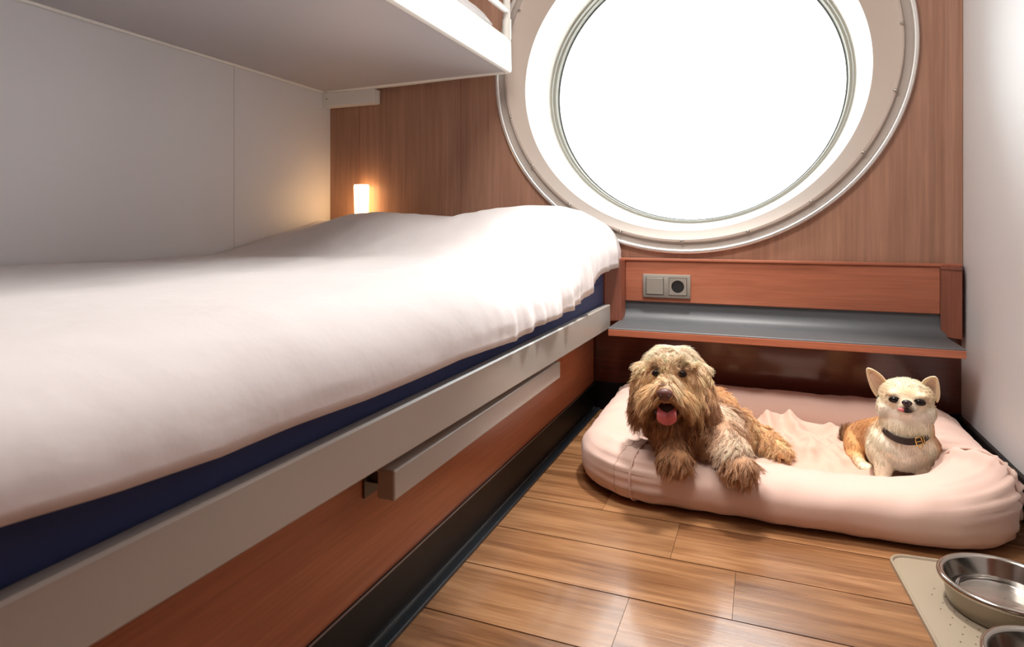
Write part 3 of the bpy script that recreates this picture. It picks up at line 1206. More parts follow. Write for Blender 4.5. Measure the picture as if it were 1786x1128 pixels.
class Frame:
    def __init__(s, O, R, F, U=None):
        s.O = Vector(O)
        s.R = Vector(R).normalized()
        s.F = Vector(F).normalized()
        s.U = Vector(U).normalized() if U else Vector((0, 0, 1))
        s.M = Matrix((s.R, s.F, s.U)).transposed()

    def __call__(s, x, f, z):
        return s.O + s.R * x + s.F * f + s.U * z

    def loc(s, P):
        """world array -> local array"""
        return (P - np.array(s.O)) @ np.array([s.R, s.F, s.U]).T


def paint(o, colfn):
    me = o.data
    n = len(me.vertices)
    co = np.empty(n * 3)
    me.vertices.foreach_get('co', co)
    co = co.reshape(-1, 3)
    c = colfn(co)
    at = me.color_attributes.new('coat', 'FLOAT_COLOR', 'POINT')
    at.data.foreach_set('color', np.c_[c, np.ones(n)].ravel())


def sample_surface(o, count, keep):
    me = o.data
    me.calc_loop_triangles()
    nt_ = len(me.loop_triangles)
    tri = np.empty(nt_ * 3, dtype=np.int32)
    me.loop_triangles.foreach_get('vertices', tri)
    tri = tri.reshape(-1, 3)
    co = np.empty(len(me.vertices) * 3)
    me.vertices.foreach_get('co', co)
    co = co.reshape(-1, 3)
    vn = np.empty(len(me.vertices) * 3)
    me.vertices.foreach_get('normal', vn)
    vn = vn.reshape(-1, 3)
    a, b, c = co[tri[:, 0]], co[tri[:, 1]], co[tri[:, 2]]
    ar = np.linalg.norm(np.cross(b - a, c - a), axis=1)
    cen = (a + b + c) / 3
    ar = ar * keep(cen)
    idx = rng.choice(nt_, size=count, p=ar / ar.sum())
    u, v = rng.random(count), rng.random(count)
    f = u + v > 1
    u[f], v[f] = 1 - u[f], 1 - v[f]
    w = 1 - u - v
    T = tri[idx]
    P = co[T[:, 0]] * w[:, None] + co[T[:, 1]] * u[:, None] + co[T[:, 2]] * v[:, None]
    N = vn[T[:, 0]] * w[:, None] + vn[T[:, 1]] * u[:, None] + vn[T[:, 2]] * v[:, None]
    N /= np.linalg.norm(N, axis=1)[:, None] + 1e-9
    return P, N


def unit(v):
    return v / (np.linalg.norm(v, axis=-1, keepdims=True) + 1e-9)


def grow_fur(name, body, parent, locks, per, spec, colfn, segs=6, width=.0005, keep=None, floor_fn=None):
    """locks of hair as real tapered three-sided strands.
    spec(P,N) -> dict(length, dir, droop, curl, freq, spread, clump)"""
    P, N = sample_surface(body, locks, keep or (lambda c: np.ones(len(c))))
    sp = spec(P, N)
    n = locks
    D = unit(sp['dir'])
    D = unit(D + N * np.clip(-np.sum(D * N, axis=1), 0, 1)[:, None] * .9)
    Ln = sp['length'] * rng.uniform(.7, 1.25, n)
    # guide curves
    G = np.zeros((n, segs + 1, 3))
    G[:, 0] = P - N * .001
    d = unit(N * sp['lift'][:, None] + D)
    side = unit(np.cross(D, N) + 1e-6)
    ph = rng.uniform(0, 2 * np.pi, n)
    base = G[:, 0].copy()
    cur = base.copy()
    for k in range(1, segs + 1):
        t = k / segs
        d = unit(d + (D * .25 + np.array([0, 0, -1.0]) * sp['droop'][:, None]) / segs * 2)
        # keep the lock from sinking back through the skin
        dn = np.sum(d * N, axis=1)
        d = unit(d + N * np.clip(.06 - dn, 0, 1)[:, None] * (.6 if t < .6 else .2))
        cur = cur + d * (Ln / segs)[:, None]
        w1 = np.sin(ph + sp['freq'] * t * 2 * np.pi) - np.sin(ph)
        w2 = np.cos(ph + sp['freq'] * t * 2 * np.pi) - np.cos(ph)
        G[:, k] = cur + side * (w1 * sp['curl'] * min(1, t * 1.6))[:, None] + N * (w2 * sp['curl'] * .6 * min(1, t * 1.6))[:, None]
    # hairs of each lock
    tt = np.linspace(0, 1, segs + 1)
    off = rng.normal(size=(n, per, 3)) * sp['spread'][:, None, None]
    off -= np.sum(off * N[:, None, :], axis=2, keepdims=True) * N[:, None, :] * .8
    clump = 1 - sp['clump'][:, None] * tt[None, :] ** .8
    H = G[:, None] + off[:, :, None, :] * clump[:, None, :, None]
    ls = rng.uniform(.72, 1.08, (n, per, 1, 1))
    H = H[:, :, :1] + (H - H[:, :, :1]) * ls
    jit = rng.normal(size=(n, per, 1, 3)) * (sp['length'] * sp.get('frizz', .06))[:, None, None, None] * tt[None, None, :, None] ** 1.5
    H = H + jit
    H = H.reshape(n * per, segs + 1, 3)
    if floor_fn is not None:
        H = floor_fn(H)
    K = n * per
    T = np.zeros_like(H)
    T[:, 1:-1] = H[:, 2:] - H[:, :-2]
    T[:, 0] = H[:, 1] - H[:, 0]
    T[:, -1] = H[:, -1] - H[:, -2]
    T = unit(T)
    ref = unit(rng.normal(size=(K, 1, 3)))
    A = unit(np.cross(T, ref))
    B = np.cross(T, A)
    wd = width * rng.uniform(.7, 1.3, (K, 1)) * (1 - .75 * tt[None, :] ** 1.6)
    if 'wmul' in sp:
        wd = wd * np.repeat(sp['wmul'], per)[:, None]
    V = np.empty((K, segs + 1, 3, 3))
    for q in range(3):
        a = 2 * np.pi * q / 3
        V[:, :, q] = H + (A * math.cos(a) + B * math.sin(a)) * wd[:, :, None]
    V = V.reshape(-1, 3)
    per_h = (segs + 1) * 3
    f1 = []
    for k in range(segs):
        for q in range(3):
            w = (q + 1) % 3
            f1.append((k * 3 + q, k * 3 + w, (k + 1) * 3 + w, (k + 1) * 3 + q))
    f1 = np.array(f1)
    F = (f1[None] + (np.arange(K) * per_h)[:, None, None]).reshape(-1, 4)
    me = bpy.data.meshes.new(name)
    me.vertices.add(len(V))
    me.vertices.foreach_set('co', V.ravel())
    me.loops.add(F.size)
    me.loops.foreach_set('vertex_index', F.ravel().astype(np.int32))
    me.polygons.add(len(F))
    me.polygons.foreach_set('loop_start', (np.arange(len(F)) * 4).astype(np.int32))
    me.polygons.foreach_set('use_smooth', np.ones(len(F), dtype=bool))
    me.update()
    c0 = colfn(P)
    lockv = rng.normal(1, .09, (n, 1))
    c0 = c0 * np.clip(1 + (lockv - 1) * sp.get('var', 1.25), .6, 1.4)
    c = np.repeat(c0, per, axis=0) * rng.normal(1, .07, (K, 1))
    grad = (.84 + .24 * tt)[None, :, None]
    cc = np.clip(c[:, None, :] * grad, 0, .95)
    cc = np.repeat(cc[:, :, None, :], 3, axis=2).reshape(-1, 3)
    at = me.color_attributes.new('coat', 'FLOAT_COLOR', 'POINT')
    at.data.foreach_set('color', np.c_[cc, np.ones(len(cc))].ravel())
    return link(name, me, M['fur'], parent)


def lin(r, g, b):
    return np.array(srgb(r, g, b)[:3])


def gaus(P, c, r):
    return np.exp(-np.sum((P - np.array(c)) ** 2, axis=1) / r ** 2)


def mixc(c, k, col):
    return c * (1 - k[:, None]) + col[None] * k[:, None]


def sst(a, b, x):
    t = np.clip((x - a) / (b - a), 0, 1)
    return t * t * (3 - 2 * t)


# ------------------------------------------------------------------ the curly dog
def curly_dog():
    root = thing('curly_dog', (-.15, 1.65, .07), 'curly golden brown dog lying with tongue out, paws over the bed edge', 'dog')
    h = Frame((-.198, 1.53, .277), (.99, .13, 0), (.13, -.99, 0))
    bm = bmesh.new()
    RM = h.M

    def E(x, f, z, r):
        ellipsoid_bm(bm, h(x, f, z), r, RM)
    E(0, -.012, .030, (.064, .070, .056))        # skull
    E(-.034, .020, .018, (.03, .035, .03))
    E(.034, .020, .018, (.03, .035, .03))
    E(-.040, .018, -.020, (.040, .042, .042))     # cheeks
    E(.040, .018, -.024, (.042, .042, .046))
    capsule(bm, h(-.004, .02, .006), .038, h(-.018, .086, .002), .024)
    E(-.044, .060, -.016, (.024, .030, .026))     # flews
    E(.012, .060, -.018, (.027, .030, .027))
    capsule(bm, h(-.006, .02, -.058), .034, h(-.016, .050, -.074), .022)   # lower jaw
    E(-.068, -.008, .012, (.022, .034, .036))
    E(-.076, -.006, -.010, (.018, .032, .042))     # ears hanging at the sides
    E(-.080, -.004, -.046, (.018, .034, .034))
    E(.060, -.008, .014, (.024, .036, .040))
    E(.070, -.006, -.010, (.020, .034, .046))
    E(.078, -.004, -.054, (.021, .036, .042))
    capsule(bm, h(0, -.03, -.01), .062, (-.175, 1.60, .165), .085)
    ellipsoid_bm(bm, (-.170, 1.575, .165), (.088, .062, .055))
    ellipsoid_bm(bm, (-.155, 1.525, .168), (.092, .040, .040))
    ellipsoid_bm(bm, (-.165, 1.66, .15), (.09, .09, .075))
    capsule(bm, (-.150, 1.68, .135), .078, (-.13, 1.88, .115), .075)
    capsule(bm, (-.10, 1.66, .15), .05, (-.06, 1.76, .115), .05)
    ellipsoid_bm(bm, (-.085, 1.80, .105), (.06, .08, .055))
    # hind leg stretched forward on the cushion
    capsule(bm, (-.06, 1.79, .105), .045, (-.005, 1.765, .090), .032)
    capsule(bm, (-.005, 1.765, .092), .036, (.040, 1.725, .085), .022)
    ellipsoid_bm(bm, (.046, 1.715, .084), (.022, .026, .016))
    # front legs
    capsule(bm, (-.232, 1.60, .165), .042, (-.205, 1.515, .158), .030)
    capsule(bm, (-.205, 1.515, .162), .030, (-.190, 1.468, .142), .027)
    ellipsoid_bm(bm, (-.184, 1.450, .128), (.036, .026, .024))
    capsule(bm, (-.108, 1.60, .172), .044, (-.078, 1.515, .165), .032)
    capsule(bm, (-.078, 1.515, .165), .032, (-.058, 1.468, .150), .027)
    ellipsoid_bm(bm, (-.046, 1.446, .130), (.036, .028, .025))
    ellipsoid_bm(bm, (-.10, 1.95, .12), (.02, .05, .02))
    body = remesh_body('body', bm, .0045, 6, root, M['fur_base'])

    gold = lin(252, 206, 154)
    pale = lin(255, 230, 202)
    brown = lin(198, 146, 104)
    dark = lin(132, 96, 68)

    def colfn(P):
        q = h.loc(P)
        c = np.tile(gold, (len(P), 1))
        z = P[:, 2]
        # chest, beard and front legs browner
        c = mixc(c, sst(.240, .20, z) * sst(1.72, 1.62, P[:, 1]), brown)
        # crown pale: light from above painted into the golden coat
        c = mixc(c, .95 * sst(.022, .070, q[:, 2]), pale)
        # muzzle bridge pale
        c = mixc(c, .7 * np.exp(-((q[:, 0] + .01) / .018) ** 2 - ((q[:, 2] - .022) / .02) ** 2) * (q[:, 1] > .03), pale)
        # ears brown low down
        c = mixc(c, sst(.058, .072, np.abs(q[:, 0] + .004)) * sst(.03, -.02, q[:, 2]) * (q[:, 1] < .05) * (q[:, 2] > -.11), lin(184, 132, 92))
        # around the mouth darker
        c = mixc(c, np.exp(-((q[:, 0] + .016) / .042) ** 2 - ((q[:, 2] + .046) / .024) ** 2) * (q[:, 1] > 0), dark)
        c = mixc(c, np.exp(-((q[:, 0] + .016) / .014) ** 2 - ((q[:, 2] + .008) / .012) ** 2) * (q[:, 1] > .06) * .6, brown)
        # cream shoulder patch and right paw back, with the bright rim light painted in
        c = mixc(c, 1.0 * gaus(P, (-.085, 1.61, .195), .062), pale)
        c = mixc(c, .9 * gaus(P, (-.062, 1.47, .175), .036), pale)
        # haunch light tan
        c = mixc(c, .8 * sst(1.70, 1.76, P[:, 1]), lin(250, 196, 144))
        return c
    paint(body, lambda P: colfn(P) * .9)

    eyes = [h(-.038, .053, .034), h(.021, .055, .036)]
    nose = h(-.018, .114, .002)
    mouth = h(-.016, .085, -.058)

    def keep(c):
        q = h.loc(c)
        k = np.ones(len(c))
        for e in eyes:
            d = np.linalg.norm(c - np.array(e), axis=1)
            k *= np.where(d < .0105, 0, 1)
        k *= np.where((np.abs(q[:, 0] + .018) < .017) & (np.abs(q[:, 2] - .004) < .014) & (q[:, 1] > .094), 0, 1)
        k *= np.where((np.abs(q[:, 0] + .015) < .027) & (q[:, 2] < -.024) & (q[:, 2] > -.070) & (q[:, 1] > .03), .0, 1)
        k *= np.where(c[:, 2] < .075, .3, 1)
        k *= np.where((c[:, 1] > 1.80), .3, 1)
        k *= np.where((q[:, 2] > -.11) & (q[:, 1] > -.02), 1.9, 1)
        return k

    def spec(P, N):
        q = h.loc(P)
        n = len(P)
        R, F, U = (np.array(a) for a in (h.R, h.F, h.U))
        x, f, z = q[:, 0], q[:, 1], q[:, 2]
        head = (z > -.115) & (np.abs(x) < .125) & (f > -.10)
        face = head & (f > .015)
        ear = head & (np.abs(x + .004) > .064)
        crown = head & (z > .045)
        Ln = np.full(n, .030)
        lift = np.full(n, .8)
        droop = np.full(n, .5)
        curl = np.full(n, .0045)
        freq = np.full(n, 1.4)
        spread = np.full(n, .0034)
        clump = np.full(n, .6)
        down = np.array([0, 0, -1.0])
        D = np.tile(down, (n, 1)) * .8 + N * .15
        # body hair runs back
        bodym = ~head
        D[bodym] = np.array([.1, .25, -.7])
        # crown: away from the brow, backward and to the sides
        kx = np.clip(np.abs(x[crown]) / .07, 0, 1)[:, None]
        D[crown] = (-F * .25 + np.sign(x[crown])[:, None] * R * .8 * (1 - kx) - U * (.25 + 1.1 * kx))
        Ln[crown] = .036
        lift[crown] = .45
        curl[crown] = .0020
        freq[crown] = .8
        clump[crown] = .45
        # forehead fringe falling from the centre to the sides
        br = face & (z > .040)
        D[br] = ((np.sign(x[br] + .006) * (1 - sst(.035, .065, np.abs(x[br]))))[:, None] * R * .55 - U * .6 + F * .15)
        Ln[br] = .026
        lift[br] = .6
        # face
        fa = face & (z <= .040)
        xo = (x + .014)
        D[fa] = ((np.clip(xo[fa] / .03, -1.1, 1.1) * (1 - .85 * sst(.03, .062, np.abs(xo[fa]))))[:, None] * R * .9 - U * (.75 + 6 * np.clip(-z[fa] + .01, 0, .06))[:, None] + F * .1)
        Ln[fa] = .030
        lift[fa] = .45
        droop[fa] = .55
        curl[fa] = .0016
        freq[fa] = .6
        spread[fa] = .0030
        # mustache longer
        mu = face & (z < .006) & (np.abs(xo) > .010)
        Ln[mu] = .036
        mm = mu & (z < -.004) & (np.abs(xo) < .034) & (f > .05)
        D[mm] = np.sign(xo[mm])[:, None] * R * 1.0 - U * .45 + F * .1
        Ln[mm] = .026
        droop[mm] = .35
        # bridge short
        brd = face & (np.abs(xo) < .014) & (z > .0)
        Ln[brd] = .012
        D[brd] = (xo[brd] / .01)[:, None] * R * .5 + U * .5
        lc = face & (np.abs(xo) < .011) & (z < .0) & (z > -.03) & (f > .04)
        Ln[lc] = .005
        # beard
        be = head & (z < -.050) & ~ear
        Ln[be] = .030
        D[be] = -U + R * (xo[be] / .05)[:, None] * .4 + F * .15
        curl[be] = .003
        freq[be] = 1.0
        # ears
        D[ear] = -U * 1.0 + R * (np.sign(x[ear]) * (.08 + .25 * sst(.01, .04, z[ear])))[:, None]
        Ln[ear] = .026 + .022 * sst(.045, .0, z[ear])
        lift[ear] = .35
        droop[ear] = 1.0
        curl[ear] = .0045
        freq[ear] = 1.5
        spread[ear] = .0036
        # near the eyes short
        for e in eyes:
            d = np.linalg.norm(P - np.array(e), axis=1)
            Ln = Ln * (.42 + .58 * sst(.010, .030, d))
            up = (d < .034) & (P[:, 2] > e.z - .002)
            D[up] = D[up] * .3 + N[up] * .4 + U * .65
            droop[up] = .25
            Ln[up] = np.maximum(Ln[up], .014)
        # paws: shaggy locks that fall over the toes
        for c_ in ((-.184, 1.45, .118), (-.040, 1.45, .125)):
            d = np.linalg.norm(P - np.array(c_), axis=1)
            m_ = d < .052
            D[m_] = np.array([.22, -.45, -.55]) + N[m_] * .25
            Ln[m_] = .028
            lift[m_] = .5
            curl[m_] = .0028
            freq[m_] = 1.1
            droop[m_] = .8
            spread[m_] = .0028
            clump[m_] = .82
        # chest
        ch = bodym & (P[:, 1] < 1.66) & (P[:, 2] > .12)
        D[ch] = np.array([.05, -.25, -.8])
        Ln[ch] = .034
        droop[ch] = .6
        # hind part tight curls
        hi = P[:, 1] > 1.68
        Ln[hi] = .020
        clump[hi] = .35
        curl[hi] = .0032
        freq[hi] = 1.8
        lift[hi] = 1.0
        D[hi] = np.array([.3, -.1, -.6])
        droop[hi] = .3
        return dict(length=Ln, dir=D, lift=lift, droop=droop, curl=curl, freq=freq, spread=spread, clump=clump, frizz=np.full(n, .05))

    def floor_fn(H):
        # hair lies on the bolster and cushion instead of passing through them
        Y = H[..., 1]
        X = H[..., 0]
        t = np.clip(np.abs(Y - 1.538) / .089, 0, 1)
        zb = np.where(Y < 1.538, .064 + .068 * np.sqrt(np.clip(1 - t ** 2.2, 0, 1)), .064 + .068 * np.sqrt(np.clip(1 - t ** 2.2, 0, 1)))
        inside = (np.abs(Y - 1.538) < .089)
        zz = H[..., 2]
        zz = np.where(inside & (zz < zb) & (zz > .06), zb + .001, zz)
        inner = Y >= 1.627
        zz = np.where(inner, np.maximum(zz, .066), zz)
        H[..., 2] = zz
        return H
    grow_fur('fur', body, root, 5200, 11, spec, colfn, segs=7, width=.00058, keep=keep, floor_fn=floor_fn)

    # loose fly-away hairs on crown
    # eyes
    for e in eyes:
        bm = bmesh.new()
        ellipsoid_bm(bm, e - h.F * .002, (.0082, .0082, .0080), RM, 20, 14)
        eo = obj('eye', bm, M['eye'], root, True)
        bm = bmesh.new()
        pts = [e + h.R * (.0086 * math.cos(a)) + h.U * (.0064 * math.sin(a)) + h.F * .0020 for a in [2 * math.pi * k / 20 for k in range(20)]]
        tube(bm, pts, .0016, 6, closed=True)
        obj('eyelid', bm, M['lid'], eo, True)
    # nose
    bm = bmesh.new()
    ellipsoid_bm(bm, nose + h.U * .002, (.0180, .011, .0115), RM, 24, 16)
    ellipsoid_bm(bm, nose - h.U * .006, (.0125, .009, .010), RM, 20, 12)
    nz = remesh_body('nose', bm, .0012, 4, root, M['nose_brown'])
    bm = bmesh.new()
    for sx in (-1, 1):
        ellipsoid_bm(bm, nose + h.R * (.0082 * sx) + h.F * .0088 - h.U * .0015, (.0034, .003, .0026), RM, 12, 8)
    obj('nostril', bm, M['mouth'], nz, True)
    # mouth cavity and tongue
    bm = bmesh.new()
    ellipsoid_bm(bm, h(-.015, .056, -.042), (.033, .036, .024), RM, 24, 16)
    obj('mouth', bm, M['mouth'], root, True)
    bm = bmesh.new()
    rows = []
    nseg = 16
    for k in range(nseg + 1):
        t = k / nseg
        f_ = .050 + .050 * min(1, t * 1.7) - .004 * t
        z_ = -.033 - .044 * max(0, t - .26) ** 1.05 / .74 * .9
        wd = .0170 + .005 * math.sin(min(1, t * 1.1) * math.pi * .6)
        if t > .78:
            wd *= math.sqrt(max(0.0, 1 - ((t - .78) / .225) ** 2))
        row = []
        for j in range(13):
            s = -1 + 2 * j / 12
            cup = .0035 * (s * s) - .0022 * math.exp(-(s / .12) ** 2)
            row.append(bm.verts.new(h(-.014 + wd * s, f_ + cup * .8, z_ + cup)))
        rows.append(row)
    for A_, B_ in zip(rows, rows[1:]):
        for j in range(12):
            bm.faces.new((A_[j], A_[j + 1], B_[j + 1], B_[j]))
    tg = obj('tongue', bm, M['tongue'], root, True)
    s = tg.modifiers.new('t', 'SOLIDIFY')
    s.thickness = .005
    s.offset = 0
    ss = tg.modifiers.new('ss', 'SUBSURF')
    ss.levels = ss.render_levels = 1


# ------------------------------------------------------------------ the small short-haired dog
def small_dog():
    root = thing('small_dog', (.30, 1.70, .06), 'small cream and tan short-haired dog with upright ears sitting in the bed', 'dog')
    h = Frame((.303, 1.66, .252), (.984, -.178, 0), (-.178, -.984, 0))
    RM = h.M
    bm = bmesh.new()

    def E(x, f, z, r):
        ellipsoid_bm(bm, h(x, f, z), r, RM)
    E(0, -.010, .012, (.052, .050, .036))        # skull, apple shaped
    E(0, .000, .004, (.050, .044, .030))
    E(-.030, -.002, -.018, (.028, .034, .027))    # cheeks
    E(.030, -.002, -.018, (.028, .034, .027))
    E(0, .004, -.022, (.044, .036, .028))
    E(.002, .034, .001, (.0165, .020, .0125))    # short muzzle
    E(-.006, .034, -.007, (.0125, .018, .010))
    E(.010, .034, -.007, (.0125, .018, .010))
    E(.002, .028, -.017, (.014, .019, .010))      # chin
    E(-.022, .021, .021, (.017, .018, .010))      # brows
    E(.026, .021, .021, (.017, .018, .010))
    # neck and chest
    capsule(bm, h(0, -.012, -.022), .047, h(0, -.014, -.058), .055)
    capsule(bm, h(0, -.014, -.058), .055, (.302, 1.682, .160), .060)
    ellipsoid_bm(bm, (.303, 1.678, .146), (.072, .056, .054))
    ellipsoid_bm(bm, (.302, 1.670, .132), (.056, .046, .036))
    ellipsoid_bm(bm, (.262, 1.685, .130), (.036, .045, .042))
    ellipsoid_bm(bm, (.343, 1.685, .134), (.034, .045, .044))
    # front legs
    for (xa, xb) in ((.262, .256), (.336, .340)):
        capsule(bm, (xa, 1.665, .125), .027, (xb, 1.652, .085), .0165)
        capsule(bm, (xb, 1.652, .085), .0165, (xb, 1.648, .072), .0145)
        ellipsoid_bm(bm, (xb, 1.641, .069), (.0165, .021, .010))
    # back and haunches
    capsule(bm, (.292, 1.715, .150), .055, (.252, 1.81, .116), .046)
    ellipsoid_bm(bm, (.243, 1.835, .104), (.046, .052, .042))
    ellipsoid_bm(bm, (.222, 1.805, .095), (.030, .050, .036))
    capsule(bm, (.214, 1.78, .080), .020, (.222, 1.735, .073), .0125)
    ellipsoid_bm(bm, (.232, 1.722, .070), (.018, .024, .010))
    ellipsoid_bm(bm, (.330, 1.80, .100), (.035, .055, .038))
    # tail curling up
    capsule(bm, (.225, 1.868, .082), .012, (.203, 1.868, .086), .011)
    capsule(bm, (.203, 1.868, .086), .011, (.197, 1.862, .108), .007)
    body = remesh_body('body', bm, .0032, 5, root, M['fur_base'])

    cream = lin(251, 236, 206)
    tan = lin(230, 178, 118)
    white = lin(253, 247, 236)
    brown = lin(190, 124, 76)

    def colfn(P):
        q = h.loc(P)
        x, f, z = q[:, 0], q[:, 1], q[:, 2]
        c = np.tile(cream, (len(P), 1))
        # back and haunch tan
        bk = sst(1.700, 1.735, P[:, 1] + .6 * (P[:, 0] - .25)) * (z < .0)
        c = mixc(c, bk, tan)
        c = mixc(c, bk * sst(.10, .15, P[:, 2]) * .6, brown)
        # tan on forehead between the eyes and crown sides
        c = mixc(c, .6 * np.exp(-((x - .003) / .02) ** 2 - ((z - .028) / .012) ** 2) * (f > .01), tan)
        c = mixc(c, .35 * np.exp(-(np.abs(np.abs(x) - .042) / .015) ** 2 - ((z - .02) / .02) ** 2), tan)
        # neck sides tan
        c = mixc(c, .65 * np.exp(-((np.abs(x) - .060) / .014) ** 2 - ((z + .055) / .022) ** 2), tan)
        # cheeks, chin and chest white
        c = mixc(c, .8 * np.exp(-((z + .025) / .018) ** 2) * (f > -.01) * (np.abs(x) < .055), white)
        c = mixc(c, .7 * np.exp(-((x) / .05) ** 2) * sst(-.06, -.085, z) * (P[:, 1] < 1.70), white)
        # muzzle greyish brown patch around nose and lips
        c = mixc(c, np.exp(-((x - .003) / .017) ** 2 - ((z + .006) / .010) ** 2) * (f > .035) * .9, lin(90, 66, 60))
        # dark skin round the eyes
        for ex, ez in ((-.022, .010), (.026, .011)):
            c = mixc(c, np.exp(-((x - ex) / .0125) ** 4 - ((z - ez) / .0080) ** 4) * (f > 0) * .7, lin(140, 104, 84))
        # tail brown
        c = mixc(c, gaus(P, (.199, 1.865, .094), .028), lin(110, 66, 42))
        return c
    paint(body, lambda P: colfn(P) * 1.0)

    def keep(c):
        q = h.loc(c)
        k = np.ones(len(c))
        for ex, ez in ((-.022, .010), (.026, .011)):
            k *= np.where((np.abs(q[:, 0] - ex) < .0108) & (np.abs(q[:, 2] - ez) < .0065) & (q[:, 1] > 0), 0, 1)
        k *= np.where((np.abs(q[:, 0] - .003) < .012) & (q[:, 2] < .018) & (q[:, 2] > -.014) & (q[:, 1] > .040), 0, 1)
        k *= np.where(c[:, 2] < .062, 0, 1)
        return k

    def spec(P, N):
        q = h.loc(P)
        n = len(P)
        x, f, z = q[:, 0], q[:, 1], q[:, 2]
        R, F, U = (np.array(a) for a in (h.R, h.F, h.U))
        Ln = np.full(n, .010)
        D = np.tile(np.array([0, .2, -1.0]), (n, 1))
        lift = np.full(n, .12)
        head = z > -.04
        D[head] = (x[head] / .03)[:, None] * R * .8 + (z[head] / .04)[:, None] * U * .6 - F * .5
        Ln[head] = .0055
        ck = head & (z < -.008) & (np.abs(x) > .028)
        Ln[ck] = .007
        D[ck] = np.sign(x[ck])[:, None] * R * .35 - U * .7 - F * .3
        ruff = (z <= -.04) & (z > -.10)
        Ln[ruff] = .014
        Ln[P[:, 2] < .11] = .006
        t_ = gaus(P, (.199, 1.865, .094), .03) > .4
        Ln[t_] = .02
        D[t_] = np.array([0, 0, 1.0])
        mz = head & (f > .03)
        Ln[mz] = .003
        o = np.ones(n)
        return dict(length=Ln, dir=D, lift=lift, droop=o * .15, curl=o * .0004, freq=o * .5, spread=o * .0030, clump=o * .2, frizz=o * .05, var=.35)

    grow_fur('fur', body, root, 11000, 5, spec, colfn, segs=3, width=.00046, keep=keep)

    # ears
    def ear(tip, inner, outer, nm):
        tip, inner, outer = (h(*a) for a in (tip, inner, outer))
        mid = (inner + outer) / 2
        up = tip - mid
        wv = (outer - inner)
        bm = bmesh.new()
        rows = []
        n1, n2 = 14, 10
        fw = h.F
        for i in range(n1 + 1):
            t = i / n1
            wid = (1 - t ** 2.1) ** .72 * (1 + .06 * math.sin(math.pi * min(1, t * 1.5))) * .5 if t < 1 else 0.02
            row = []
            for j in range(n2 + 1):
                s = -1 + 2 * j / n2
                p = mid + up * t + wv * s * wid
                cup = -(1 - s * s) * .016 * (1 - t) ** .5 - .004
                p += fw * (cup + .006 * t)
                row.append(bm.verts.new(p))
            rows.append(row)
        for A_, B_ in zip(rows, rows[1:]):
            for j in range(n2):
                bm.faces.new((A_[j], A_[j + 1], B_[j + 1], B_[j]))
        bmesh.ops.remove_doubles(bm, verts=bm.verts, dist=1e-5)
        bmesh.ops.recalc_face_normals(bm, faces=bm.faces)
        o = obj('ear', bm, M['ear_skin'], root, True)
        sd = o.modifiers.new('t', 'SOLIDIFY')
        sd.thickness = .004
        sd.offset = 0
        sb = o.modifiers.new('s', 'SUBSURF')
        sb.levels = sb.render_levels = 1
        # inner lining
        bm = bmesh.new()
        rows = []
        for i in range(n1):
            t = .02 + .74 * i / (n1 - 1)
            wid = (1 - t ** 2.1) ** .72 * (1 + .06 * math.sin(math.pi * min(1, t * 1.5))) * .5 * .58
            row = []
            for j in range(n2 + 1):
                s = -1 + 2 * j / n2
                s1 = s * .58
                p = mid + up * t + wv * s * wid + fw * (-(1 - s1 * s1) * .016 * (1 - t) ** .5 - .004 + .006 * t + .0028)
                row.append(bm.verts.new(p))
            rows.append(row)
        for A_, B_ in zip(rows, rows[1:]):
            for j in range(n2):
                bm.faces.new((A_[j], A_[j + 1], B_[j + 1], B_[j]))
        io = obj('ear_lining', bm, M['ear_inner'], o, True)
        sd = io.modifiers.new('t', 'SOLIDIFY')
        sd.thickness = .001
        return o
    M['ear_skin'] = mat('ear_cream_fur', srgb(244, 216, 178), .8, sheen=.3, bump=(900, .3, .0008))
    ear((-.078, -.012, .064), (-.036, -.008, .034), (-.058, -.014, -.004), 'l')
    ear((.058, -.012, .060), (.028, -.008, .036), (.060, -.014, .000), 'r')
    # eyes
    for ex, ez, tl in ((-.022, .010, -.08), (.026, .011, .12)):
        e = h(ex, .0350, ez)
        Rt = RM @ Matrix.Rotation(tl, 3, 'Y')
        bm = bmesh.new()
        ellipsoid_bm(bm, e, (.0104, .0082, .0070), Rt, 20, 14)
        eo = obj('eye', bm, M['eye'], root, True)
        bm = bmesh.new()
        pts = []
        for k in range(22):
            a = 2 * math.pi * k / 22
            lp = Rt @ Vector((.0106 * math.cos(a), .0042, .0062 * math.sin(a)))
            pts.append(e + lp)
        tube(bm, pts, .0011, 6, closed=True)
        obj('eyelid', bm, M['lid'], eo, True)
    # nose
    bm = bmesh.new()
    ellipsoid_bm(bm, h(.002, .0535, .0095), (.0105, .0065, .0068), RM, 20, 14)
    ellipsoid_bm(bm, h(.002, .0535, .004), (.006, .005, .006), RM, 16, 10)
    nz = remesh_body('nose', bm, .0009, 4, root, M['nose_black'])
    bm = bmesh.new()
    for sx in (-1, 1):
        ellipsoid_bm(bm, h(.002 + .0052 * sx, .0592, .0085), (.0022, .0016, .0020), RM, 10, 8)
    obj('nostril', bm, M['ear_inner'] if False else M['mouth'], nz, True)
    # lips
    bm = bmesh.new()
    for sx in (-1, 1):
        pts = [h(.002 + sx * .0145 * t, .0535 - .010 * t * t, -.0045 - .0035 * math.sin(t * math.pi * .9) - .002 * t) for t in [k / 8 for k in range(9)]]
        tube(bm, pts, [.0026 - .0013 * k / 8 for k in range(9)], 8)
    ellipsoid_bm(bm, h(.002, .0475, -.0105), (.0105, .0055, .0035), RM, 16, 10)
    obj('lip', bm, M['nose_black'], root, True)
    # tongue tip poking out on the left
    bm = bmesh.new()
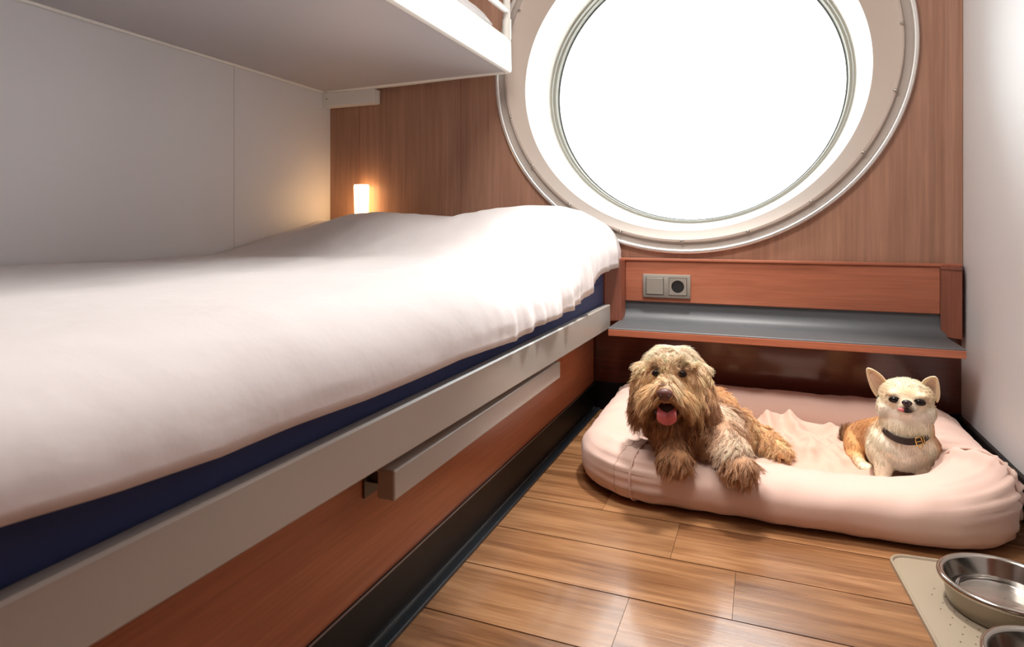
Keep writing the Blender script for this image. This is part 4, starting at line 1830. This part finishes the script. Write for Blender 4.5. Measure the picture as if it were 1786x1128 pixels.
    ellipsoid_bm(bm, h(-.0090, .0515, -.0075), (.0072, .0052, .0036), RM @ Matrix.Rotation(.2, 3, 'Y'), 16, 10)
    obj('tongue', bm, M['tongue'], root, True)

    # collar
    def ring(k, n=72, r=.0585):
        a = 2 * math.pi * k / n
        c, s = math.cos(a), math.sin(a)
        # s=-1 is the front of the dog
        return h(-.001 + .0500 * c, -.016 - (r + .003) * s, -.050 + (.028 if s < 0 else .018) * s), Vector(h.R) * c - Vector(h.F) * s
    bm = bmesh.new()
    n = 72
    rs = []
    for k in range(n):
        p, o_ = ring(k)
        up = Vector((0, 0, 1)) + o_ * -.25
        up.normalize()
        r4 = []
        for dz, do in ((-.0075, .0), (-.0065, .0022), (.0065, .0022), (.0075, 0), (.0065, -.0012), (-.0065, -.0012)):
            r4.append(bm.verts.new(p + up * dz + o_ * do))
        rs.append(r4)
    for k in range(n):
        A_, B_ = rs[k], rs[(k + 1) % n]
        for j in range(6):
            bm.faces.new((A_[j], B_[j], B_[(j + 1) % 6], A_[(j + 1) % 6]))
    bmesh.ops.recalc_face_normals(bm, faces=bm.faces)
    co = obj('collar', bm, M['leather'], root, True, 50)
    # buckle on the front right of the collar
    p, o_ = ring(72 * 298 / 360)
    tdir = (ring(61)[0] - ring(59)[0]).normalized()
    up = o_.cross(tdir).normalized()
    if up.z < 0:
        up = -up
    bm = bmesh.new()
    c = p + o_ * .0035
    pts = []
    for a in range(24):
        an = 2 * math.pi * a / 24
        cx, cz = math.cos(an), math.sin(an)
        kx = math.copysign(abs(cx) ** .5, cx)
        kz = math.copysign(abs(cz) ** .5, cz)
        pts.append(c + tdir * kx * .0070 + up * kz * .0090)
    tube(bm, pts, .0011, 8, closed=True)
    tube(bm, [c - tdir * .007, c + tdir * .008 + o_ * .001], .0009, 8)
    tube(bm, [c + tdir * .012 + up * .0085, c + tdir * .012 - up * .0085], .0012, 8)
    obj('buckle', bm, M['brass'], co, True)
    bm = bmesh.new()
    q = c + tdir * .001 - up * .012
    tube(bm, [q + tdir * .004 * math.cos(a) + up * .004 * math.sin(a) for a in [2 * math.pi * k / 16 for k in range(16)]], .0008, 6, closed=True)
    obj('tag_ring', bm, M['brass'], co, True)


room()
shelf_unit()
lamp()
lower_bed()
duvet()
upper_bunk()
dog_bed()
feeding()
curly_dog()
small_dog()
